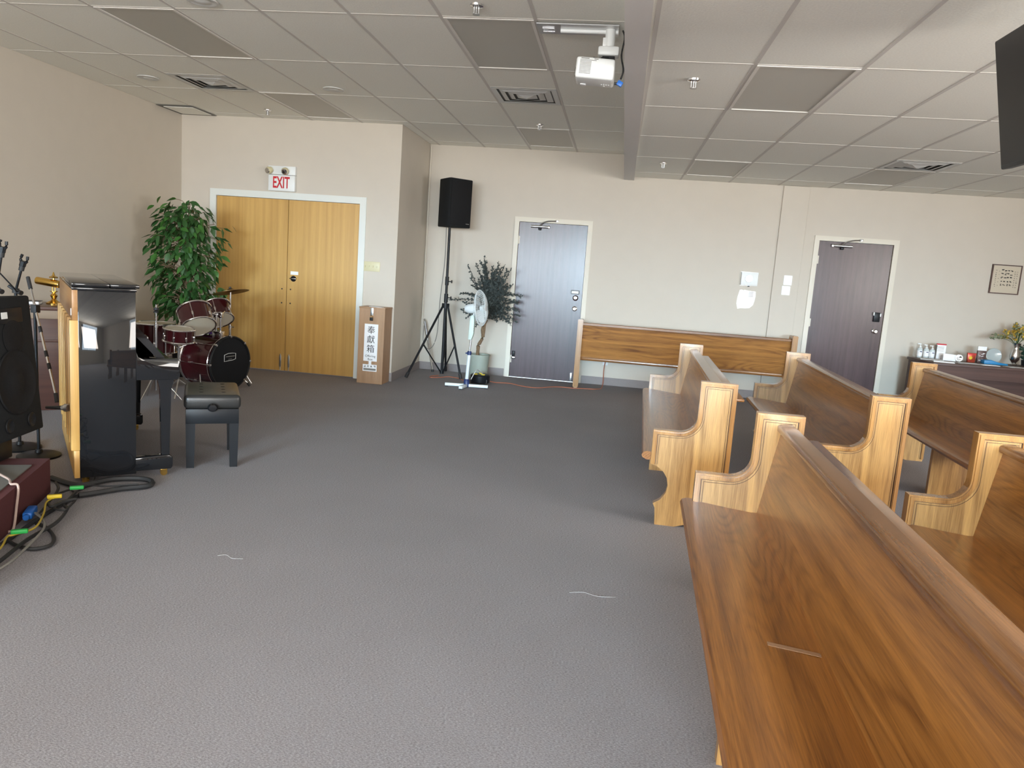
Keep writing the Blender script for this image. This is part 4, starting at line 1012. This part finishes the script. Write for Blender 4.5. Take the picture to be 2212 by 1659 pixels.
# hi-hat stand without cymbals
c = on('Y', 6.52, 333, 760)
t = empty('hi_hat_stand', (c.x + .02, 6.52, 0), 0, 'chrome hi-hat stand rising in front of the floor tom', 'stand')
MB().cyl((0, 0, .10), (0, 0, .72), .011).build('lower_tube', 'chrome', t)
MB().cyl((0, 0, .70), (0, 0, .90), .007).build('upper_rod', 'chrome', t)
MB().lathe([(0, 0), (.022, 0), (.024, .012), (.012, .02), (.024, .028), (.022, .045), (0, .05)], 16, Matrix.Translation((0, 0, .825))).build('clutch', 'black_rubber', t)
MB().cyl((0, 0, .69), (0, 0, .73), .017).cyl((0, 0, .71), (.04, 0, .71), .005).build('wing_clamp', 'chrome', t)
MB().box(-.03, .03, -.012, .012, .44, .46, .003).build('memory_lock', 'chrome', t)
for k in range(3):
    a = .4 + k * 2.094; MB().cyl((0, 0, .28), (.22 * math.cos(a), .22 * math.sin(a), .012), .007).build('leg', 'chrome', t)
# cymbal
c = on('Y', 7.76, 498, 640)
t = empty('cymbal_stand', (c.x, 7.76, 0), 0, 'chrome stand with a tilted bronze cymbal in front of the double doors', 'cymbal')
ctop = on('Y', 7.76, 497, 627)
MB().cyl((0, 0, .15), (0, 0, .62), .013).build('lower_tube', 'chrome', t)
MB().cyl((0, 0, .60), (0, 0, ctop.z - .02), .009).build('upper_tube', 'chrome', t)
MB().cyl((0, 0, .60), (0, 0, .64), .018).cyl((0, 0, .62), (.05, 0, .62), .005).build('wing_clamp', 'chrome', t)
for k in range(3):
    a = .2 + k * 2.094; MB().cyl((0, 0, .38), (.24 * math.cos(a), .24 * math.sin(a), .012), .008).build('leg', 'chrome', t)
Mc = Matrix.Translation((0, 0, ctop.z - .005)) @ Matrix.Rotation(math.radians(-14), 4, 'Y') @ Matrix.Rotation(math.radians(-4), 4, 'X')
MB().lathe([(.008, .024), (.022, .022), (.04, .008), (.12, -.006), (.19, -.016), (.19, -.018), (.12, -.009), (.04, .004), (.02, .018), (.008, .020)], 40, Mc).build('cymbal', mat('bronze', (.26, .16, .07), .38, 1.0), t)
MB().lathe([(0, .02), (.014, .02), (.014, .04), (0, .045)], 14, Mc).build('felt_and_nut', 'black_rubber', t)
t = empty('folded_cloth', on('Y', 7.0, 440, 742).to_tuple(), 0, 'purple cloth lying on top of the bass drum', 'cloth')
t.location = fc - nrm * .30 + Vector((0, 0, .284))
MB().box(-.08, .08, -.04, .04, -.004, .018, .008, 3, Matrix.Rotation(math.atan2(nrm.y, nrm.x), 4, 'Z')).build('cloth', 'purple', t)

# ================================================================ FICUS
FY = 7.98
fx = on('Y', FY, 405, 600).x
t = empty('potted_ficus', (fx, FY, 0), 0, 'tall leafy green artificial ficus tree in the corner behind the drums', 'plant')
MB().lathe([(0, 0), (.13, 0), (.16, .28), (.165, .30), (.15, .30), (0, .27)], 24).build('pot', 'black_satin', t)
MB().lathe([(0, .285), (.15, .28)], 20).build('soil', 'soil', t)
MB().tube([(0, 0, .27), (.02, .01, .5), (-.01, 0, .8), (.03, 0, 1.1), (.0, .0, 1.5), (-.02, 0, 1.75)], [.028, .024, .02, .016, .012, .006], 8, 5).tube([(.03, 0, .27), (-.01, .01, .5), (.03, -.01, .8), (-.01, 0, 1.1), (.05, .03, 1.5)], [.02, .018, .015, .01, .006], 7, 5).build('trunk', 'bark', t)
# one leaf blade (folded along the midrib, drooping tip)
def leaf_mesh(name, material):
    m = MB(); L_ = .085; prof = [(0, .002), (.2, .016), (.45, .021), (.7, .015), (.9, .006), (1, 0)]
    prev = None
    for u, hw in prof:
        x = u * L_; z = -.018 * u * u
        cur = (Vector((x, -hw, z + hw * .25)), Vector((x, 0, z)), Vector((x, hw, z + hw * .25)))
        if prev:
            m.quad(prev[0], cur[0], cur[1], prev[1]); m.quad(prev[1], cur[1], cur[2], prev[2])
        prev = cur
    bmesh.ops.remove_doubles(m.bm, verts=m.bm.verts, dist=1e-5)
    return m.build(name, material, None)
lf1 = leaf_mesh('leaf', 'leaf'); lf2 = leaf_mesh('leaf', 'leaf_light')
rnd = random.Random(21); nleaf = 0
foliage = MB(); twigs = MB()
def crown_r(z):           # half width of the crown by height (m)
    pts = [(.60, .10), (.70, .24), (.85, .36), (1.0, .38), (1.10, .28), (1.2, .32), (1.35, .42), (1.5, .42), (1.65, .36), (1.8, .28), (1.93, .18)]
    for (a, b), (c, d) in zip(pts, pts[1:]):
        if a <= z <= c: return b + (d - b) * (z - a) / (c - a)
    return .05
first = {1: True, 2: True}
tips = []
for k in range(40):
    z = .68 + 1.2 * (k + rnd.random()) / 40; R_ = crown_r(z); a = k * 2.4 + rnd.uniform(-.5, .5)
    rr = R_ * rnd.uniform(.45, .95)
    tips.append(Vector((rr * math.cos(a), rr * math.sin(a) * .62, z)))
fronts = [p for p in tips if p.y < .06]
for k in range(1150):
    front = k < 300
    c_ = (fronts if front else tips)[rnd.randrange(len(fronts if front else tips))]
    p = c_ + Vector((rnd.gauss(0, .065), rnd.gauss(0, .05), rnd.gauss(0, .06)))
    if front: p.y -= .03
    if not front and k % 3 == 0: p = Vector((rnd.gauss(0, .12), rnd.gauss(.03, .08), rnd.uniform(.7, 1.75)))
    p.x = max(-.38, min(.46, p.x)); a = math.atan2(p.y, p.x); z = p.z
    yaw = a + rnd.uniform(-.9, .9); pitch = rnd.uniform(.1, 1.15); roll = rnd.uniform(-.7, .7)
    s_ = rnd.uniform(1.0, 1.55)
    if front:
        ty = 2 if rnd.random() < .35 else 1
        src = lf2 if ty == 2 else lf1
        if first[ty]: o_ = src; o_.parent = t; first[ty] = False
        else: o_ = inst(src, 'leaf', t)
        o_.location = p; o_.rotation_euler = (roll, pitch, yaw); o_.scale = (s_, s_, s_)
    else:
        M = Matrix.Translation(p) @ Euler((roll, pitch, yaw)).to_matrix().to_4x4() @ Matrix.Scale(s_ * 1.05, 4)
        for q0, q1, q2, q3 in (((0, 0, 0), (.03, -.02, -.002), (.085, 0, -.018), (.03, .0, -.004)), ((0, 0, 0), (.03, 0, -.004), (.085, 0, -.018), (.03, .02, -.002))):
            foliage.quad(M @ Vector(q0), M @ Vector(q1), M @ Vector(q2), M @ Vector(q3))
    if k % 5 == 0:
        st = Vector((rnd.uniform(-.01, .02), 0, max(.55, z - rnd.uniform(.08, .2))))
        twigs.tube([st, st.lerp(p, .5) + Vector((0, 0, .03)), p], .003, 4, 2)
tag(foliage.build('rear_foliage', 'leaf', t, smooth=False), kind='stuff')
twigs.build('twigs', 'bark', t)

# ================================================================ ORGAN CONSOLE WITH LAMP
OZ = .875
t = empty('wooden_console', (-4.80, 5.95, 0), math.radians(38), 'dark red brown wooden console with pale edge standing behind the piano', 'cabinet')
MB().box(-.38, .38, -.26, .26, 0, OZ - .10, .004).build('body', 'mahogany', t)
MB().box(-.40, .40, -.28, .28, OZ - .10, OZ - .03, .003).build('pale_band', mat('tan_wood', (.24, .17, .115), .5), t)
MB().box(-.41, .41, -.29, .29, OZ - .03, OZ, .004).build('top', 'mahogany', t)
MB().box(-.36, .36, -.275, -.26, .58, .60, .002).build('front_ledge', 'mahogany', t)
lp = on('Z', OZ, 116, 648); lp = Vector((-4.79, 6.0, OZ))
t = empty('brass_lamp', lp.to_tuple(), math.radians(5), 'shiny brass desk lamp with tubular shade on the console', 'lamp')
MB().lathe([(0, 0), (.06, 0), (.062, .012), (.03, .03), (.016, .045), (.022, .06), (.03, .075), (.016, .09), (.012, .10), (.03, .108), (.03, .114), (0, .114)], 22).build('base', 'brass', t)
for x in (-.012, .012): MB().cyl((x, 0, .11), (x, 0, .20), .004).build('stem', 'brass', t)
MB().lathe([(0, .225), (.032, .225), (.034, .235), (.012, .245), (.004, .275), (0, .277)], 18).cyl((0, 0, .19), (0, 0, .228), .008).build('finial', 'brass', t)
MB().lathe([(0, 0), (.030, 0), (.032, .006), (.032, .20), (.030, .206), (0, .206)], 20, Matrix.Translation((-.15, 0, .195)) @ Matrix.Rotation(math.radians(96), 4, 'Y')).build('shade', 'brass', t)
t = empty('hymn_book', (-4.92, 5.86, OZ), .5, 'closed white edged book lying on the console beside the lamp', 'book')
MB().box(-.09, .09, -.07, .07, .003, .024).build('pages', 'paper', t, smooth=False)
MB().box(-.095, .095, -.075, .075, 0, .003).box(-.095, .095, -.075, .075, .024, .027).build('cover', 'black_satin', t, smooth=False)

# ================================================================ RISER, PA SPEAKER, MICROPHONES
ra = math.atan2(-.90, .41)
cr_ = Vector((-3.11, 3.84))
t = empty('stage_riser', (cr_.x, cr_.y, 0), 0, 'low dark red carpeted stage riser with a grey mat', 'platform')
ed = Vector((.40, -.917)); bk = Vector((-.917, -.40))
def rz_(a, b, z): p = ed * a + bk * b; return (p.x, p.y, z)
def rprism(m, a0, a1, b0, b1, z0, z1):
    pts = [rz_(a0, b0, 0)[:2], rz_(a1, b0, 0)[:2], rz_(a1, b1, 0)[:2], rz_(a0, b1, 0)[:2]]
    return m.prism(pts, z0, z1, 'Z')
rprism(MB(), 0, 1.7, 0, 1.5, 0, .2).build('platform', 'maroon_carpet', t, smooth=False)
rprism(MB(), .16, 1.6, .045, 1.0, .2, .206).build('grey_mat', 'grey_mat', t, smooth=False)
# speaker: front face runs from near corner to far corner
near = Vector((-3.10, 3.46)); far = Vector((-3.19, 3.90))
fdir = (far - near).normalized(); fn = Vector((fdir.y, -fdir.x))
ang = math.atan2(fdir.y, fdir.x) - math.pi / 2
t = empty('stage_speaker', (near.x, near.y, .36), ang, 'large worn black stage speaker with round woofer beside the piano', 'loudspeaker')
wS = (far - near).length
# local: y along the face, -x into the cabinet, front at x=0, leaning back
Ms = Matrix.Rotation(math.radians(-5), 4, 'Y')
cab = MB().prism([(-.34, .06), (0, 0), (0, wS), (-.34, wS - .06)], 0, .76, 'Z', Ms, .012).build('cabinet', 'black_matte', t)
MB().lathe([(.165, .0), (.178, .006), (.172, .012), (.15, .004), (.08, -.0), (.055, .012), (0, .016)], 36, Ms @ Matrix.Translation((.0, wS * .5, .30)) @ Matrix.Rotation(math.pi / 2, 4, 'Y')).build('woofer', 'grille_black', t)
MB().lathe([(.09, .0), (.096, .004), (.085, .008), (.03, .001), (0, .008)], 28, Ms @ Matrix.Translation((0, wS * .55, .545)) @ Matrix.Rotation(math.pi / 2, 4, 'Y')).build('midrange', 'grille_black', t)
hn = MB().box(-.001, .006, wS * .22, wS * .78, .62, .70, .003, 2, Ms).build('horn', 'black_satin', t)
MB().box(.006, .009, wS * .34, wS * .46, .645, .68, .001, 1, Ms).build('horn_mark', 'white_plastic', hn)
for y in (.27, .73): MB().lathe([(.032, 0), (.04, .004), (.034, .008), (.02, .002), (0, .001)], 22, Ms @ Matrix.Translation((0, wS * y, .075)) @ Matrix.Rotation(math.pi / 2, 4, 'Y')).build('bass_port', 'black_satin', t)
t = empty('speaker_crate', (near.x - .26, near.y + .16, .2), ang, 'small black crate holding up the stage speaker', 'crate')
MB().box(-.12, .10, -.14, .14, .0065, .148, .006).build('crate_body', 'black_satin', t)
def mic_base(t, r=.13):
    MB().lathe([(0, 0), (r, 0), (r, .012), (r * .8, .022), (.025, .03), (.02, .05), (0, .05)], 28).build('round_base', 'black_satin', t)
# boom stand with microphone hanging down
b = Vector((-3.70, 4.47, 0))
t = empty('microphone_stand', b.to_tuple(), 0, 'boom microphone stand with silver arm slanting down behind the piano', 'stand')
mic_base(t)
MB().cyl((0, 0, .04), (-.005, 0, .97), .010).build('pole', 'black_satin', t)
P0 = Vector((-.075, .03, 1.18)); P1 = on('Y', 4.18, 123, 862) - b
MB().cyl(P0.lerp(P1, .0), P0.lerp(P1, .10), .012).build('counterweight', 'black_rubber', t)
MB().cyl(P0.lerp(P1, .10), P0.lerp(P1, .96), .0075).build('boom_arm', 'chrome', t)
MB().box(-.02, .02, -.02, .02, -.025, .025, .004, 2, Matrix.Translation(P0.lerp(P1, .27))).build('boom_clamp', 'black_rubber', t)
for u in (.42, .62, .72): MB().cyl(P0.lerp(P1, u), P0.lerp(P1, u + .045), .0105).build('cable_wrap', 'black_rubber', t)
MB().cyl(P0.lerp(P1, .955), P1 + Vector((.0, 0, -.02)), .012).build('mic_clip', 'black_rubber', t)
m0 = on('Y', 4.18, 100, 880); m1 = on('Y', 4.14, 150, 881)
t = empty('microphone', m0.to_tuple(), 0, 'black handheld microphone clipped to the boom stand by the piano', 'microphone')
q = m1 - m0
MB().cyl((0, 0, 0), q * .72, .008, .013).build('handle', 'black_satin', t)
MB().cyl(q * .70, q * .78, .015, .019).build('collar', 'steel', t)
Mq = Matrix.Translation(q * .78) @ q.to_track_quat('Z', 'Y').to_matrix().to_4x4()
MB().lathe([(.017, 0), (.024, .01), (.025, .022), (.019, .036), (0, .043)], 18, Mq).build('grille', 'steel', t)
def clip_stand(b, pts, tip, label):
    t = empty('microphone_stand', b, 0, label, 'stand'); b = Vector(b)
    mic_base(t)
    P = [Vector(p) - b for p in pts]
    MB().cyl((0, 0, .04), P[0], .010).build('pole', 'black_satin', t)
    MB().cyl(P[0], P[1], .008).build('arm', 'black_satin', t)
    MB().lathe([(0, 0), (.022, 0), (.022, .03), (0, .03)], 14, Matrix.Translation(P[0] - Vector((0, 0, .015)))).cyl(P[0], P[0] + Vector((.05, -.01, -.012)), .016).cyl(P[0], P[0] + Vector((-.045, -.01, .03)), .010).build('clutch', 'black_rubber', t)
    d = (P[1] - P[0]).normalized()
    MB().cyl(P[1] - d * .03, P[1] + d * .01, .017).build('joint', 'black_rubber', t)
    s = d.cross(Vector((0, 1, 0))).normalized() * -1
    e = P[1] + d * .02
    cl = MB()
    cl.tube([e - d * .02, e + d * .015], .020, 8, 0)
    for k in (-1, 1): cl.tube([e + s * k * .008, e + d * .022 + s * k * .024, e + d * .055 + s * k * .020], .009, 6, 3)
    cl.build('mic_clip', 'black_satin', t)
    return t
c1 = on('Y', 4.62, 48, 575); c0 = on('Y', 4.62, 34, 628)
clip_stand((-3.95, 4.60, 0), [c0, c1], None, 'black microphone stand with an empty clip behind the stage speaker')
c1 = on('Y', 4.35, 4, 545); c0 = on('Y', 4.35, -8, 625)
clip_stand((-3.93, 4.28, 0), [c0, c1], None, 'taller black microphone stand with raised empty clip beside the speaker')
t = MB().tube([on('Y', 4.5, 0, 590), on('Y', 4.55, 30, 622), on('Y', 4.6, 36, 630)], .005, 6, 3).build('boom_arm_rod', 'black_satin')
t.parent = [o_ for o_ in bpy.data.objects if o_.get('label', '').startswith('black microphone stand')][0]
t.location = -Vector((-3.95, 4.60, 0)); t.name = 'boom_rod'

# ================================================================ CABLES ON THE FLOOR
def cable(name, pix, r, material, label, z=.012, cat='cable', lift=None):
    pts = []
    for i, (px, py) in enumerate(pix):
        pts.append(on('Z', z + (lift[i] if lift else 0), px, py))
    o_ = MB().tube(pts, r, 6, 8).build(name, material)
    return tag(o_, label, cat)
cable('bundled_cable', [(110, 1032), (170, 1048), (240, 1036), (300, 1034), (328, 1040), (318, 1050), (262, 1056), (200, 1066), (170, 1070)], .016, 'black_rubber', 'thick black cable bundle looping in front of the piano foot', .018)
cable('black_cable', [(170, 1070), (120, 1098), (80, 1122), (40, 1150), (0, 1178), (-60, 1215)], .010, 'black_rubber', 'black cable running along the riser towards the piano', .012)
cable('black_cable', [(165, 1062), (140, 1090), (145, 1100), (120, 1130), (60, 1165), (0, 1212), (-60, 1255)], .009, 'black_rubber', 'black cable crossing the carpet outside the riser cables', .034)
cable('black_cable', [(78, 1130), (100, 1140), (116, 1160), (108, 1178), (70, 1186), (35, 1178), (18, 1168)], .009, 'black_rubber', 'black cable curling in a wide loop from the blue plug', .012)
cable('black_cable', [(150, 1042), (158, 1062), (190, 1050), (205, 1030), (188, 1012)], .005, 'black_rubber', 'thin black lead with green tape beside the piano corner', .014, lift=[0, 0, 0, .0, .0])
cable('black_cable', [(120, 1042), (126, 1054), (118, 1070), (104, 1086), (112, 1094), (134, 1084), (165, 1078)], .008, 'black_rubber', 'tangled black cable beneath the green tape at the piano corner', .05)
cable('grey_cable', [(76, 1108), (92, 1122), (95, 1140), (72, 1168), (30, 1208), (0, 1228), (-60, 1262)], .006, 'grey_cord', 'grey cable wandering outermost across the carpet', .05)
cable('yellow_cable', [(118, 1075), (100, 1085), (94, 1110), (75, 1140), (30, 1155), (15, 1160), (0, 1185), (-50, 1225)], .005, mat('yellow_cord', (.45, .33, .04), .5), 'thin yellow cable lying among the black cables', .062)
edge_p = on('Z', .215, 44, 1046); out_n = Vector((.917, .40, 0))
rk = (edge_p - Vector((cr_.x, cr_.y, 0))).dot(out_n)          # distance to the riser's side face
edge_p = edge_p - out_n * rk
tag(MB().tube([on('Z', .217, -50, 1000), on('Z', .217, 0, 1025), on('Z', .217, 20, 1036), edge_p - out_n * .02 + Vector((0, 0, .002)), edge_p + out_n * .012 - Vector((0, 0, .01)), edge_p + out_n * .014 + Vector((.015, -.035, -.11)), edge_p + out_n * .018 + Vector((.03, -.08, -.20)), edge_p + out_n * .03 + Vector((.02, -.12, -.206))], .006, 6, 6).build('pink_cable', mat('pale_cord', (.45, .33, .28), .5)), 'pale pink cable hanging over the side of the red riser', 'cable')
cable('black_cable', [(172, 1052), (150, 1058), (128, 1066), (112, 1078), (98, 1094), (86, 1108)], .006, 'black_rubber', 'thin black lead running from the green tape to the blue plug', .03)
cable('black_cable', [(160, 1080), (130, 1088), (118, 1098), (140, 1102), (150, 1094), (162, 1082)], .006, 'black_rubber', 'small closed loop of black lead beside the yellow tape', .045)
cable('black_cable', [(300, 1046), (230, 1050), (190, 1048), (170, 1056)], .005, 'black_rubber', 'thin black lead inside the bundle loop by the piano foot', .03)
p = on('Z', .03, 65, 1112)
t = empty('cable_connector', (p.x, p.y, .025), math.radians(-62), 'bright blue cable connector lying beside the riser', 'plug')
MB().box(-.065, .065, -.022, .022, 0, .036, .008).cyl((.06, 0, .018), (.09, 0, .018), .014).build('connector_body', 'blue', t)
MB().cyl((-.085, 0, .018), (-.06, 0, .018), .012).build('cable_gland', 'black_rubber', t)
for (px, py), nm, mt, lb in (((166, 1055), 'cable_tape', 'green_tape', 'green tape marker on the cables at the piano corner'), ((42, 1150), 'cable_tape', 'green_tape', 'green tape marker on the cables beside the riser'), ((118, 1074), 'cable_tape', 'yellow', 'yellow tape marker at the end of the yellow cable')):
    p = on('Z', .07, px, py)
    o_ = MB().box(-.035, .035, -.012, .012, -.01, .01, .005).build(nm, mt, None, (p.x, p.y, .075), (0, 0, .6)); tag(o_, lb, 'tape')
# lint and scraps
for (a, b_), lb in ((((1230, 1280), (1330, 1290)), 'white lint thread on the open carpet nearest the first pew'), (((470, 1200), (525, 1207)), 'white lint thread on the carpet towards the riser')):
    p0, p1 = on('Z', .002, *a), on('Z', .002, *b_)
    mid_ = p0.lerp(p1, .5)
    o_ = MB().tube([p0, p0.lerp(p1, .3) + Vector((0, .012, .003)), p0.lerp(p1, .6) - Vector((0, .01, 0)), p1], .0008, 5, 5).build('lint_thread', 'paper_grey'); tag(o_, lb, 'thread')

rp = [o_ for o_ in bpy.data.objects if o_.get('label', '').startswith('oak pew with clear tape')][0]
def pew_pt(lx, ly, lz):
    c_, s_ = math.cos(rp.rotation_euler.z), math.sin(rp.rotation_euler.z)
    return (rp.location.x + c_ * lx - s_ * ly, rp.location.y + s_ * lx + c_ * ly, lz)
tape = mat('clear_tape', (.36, .21, .12), .18)
pz = on('Z', .425, 1705, 1400); yl = (pz.y - rp.location.y)
o_ = MB().box(-.075, .075, -.011, .011, 0, .0012).build('tape_scrap', tape, None, pew_pt(.20, yl, .4258), (0, .07, rz - .05), False); tag(o_, 'strip of clear tape stuck flat on the pew seat', 'tape')
o_ = MB().box(-.0012, 0, -.012, .012, -.07, .07).build('tape_scrap', tape, None, pew_pt(.312, yl + .12, .535), (0, .16, rz), False); tag(o_, 'strip of clear tape stuck on the pew backrest', 'tape')
cr = MB(); rnd = random.Random(8)
for k in range(70):
    lx = .10 + rnd.gauss(0, .03); ly = .80 + rnd.gauss(0, .05)
    p = Vector(pew_pt(lx, ly, .4355 - max(0, lx - .05) * .1)); d_ = rnd.uniform(.0008, .002)
    cr.box(p.x - d_, p.x + d_, p.y - d_, p.y + d_, p.z, p.z + d_)
tag(cr.build('crumbs', 'drum_head', None, smooth=False), 'pale crumbs scattered on the seat of the taped pew', 'crumbs', kind='stuff')
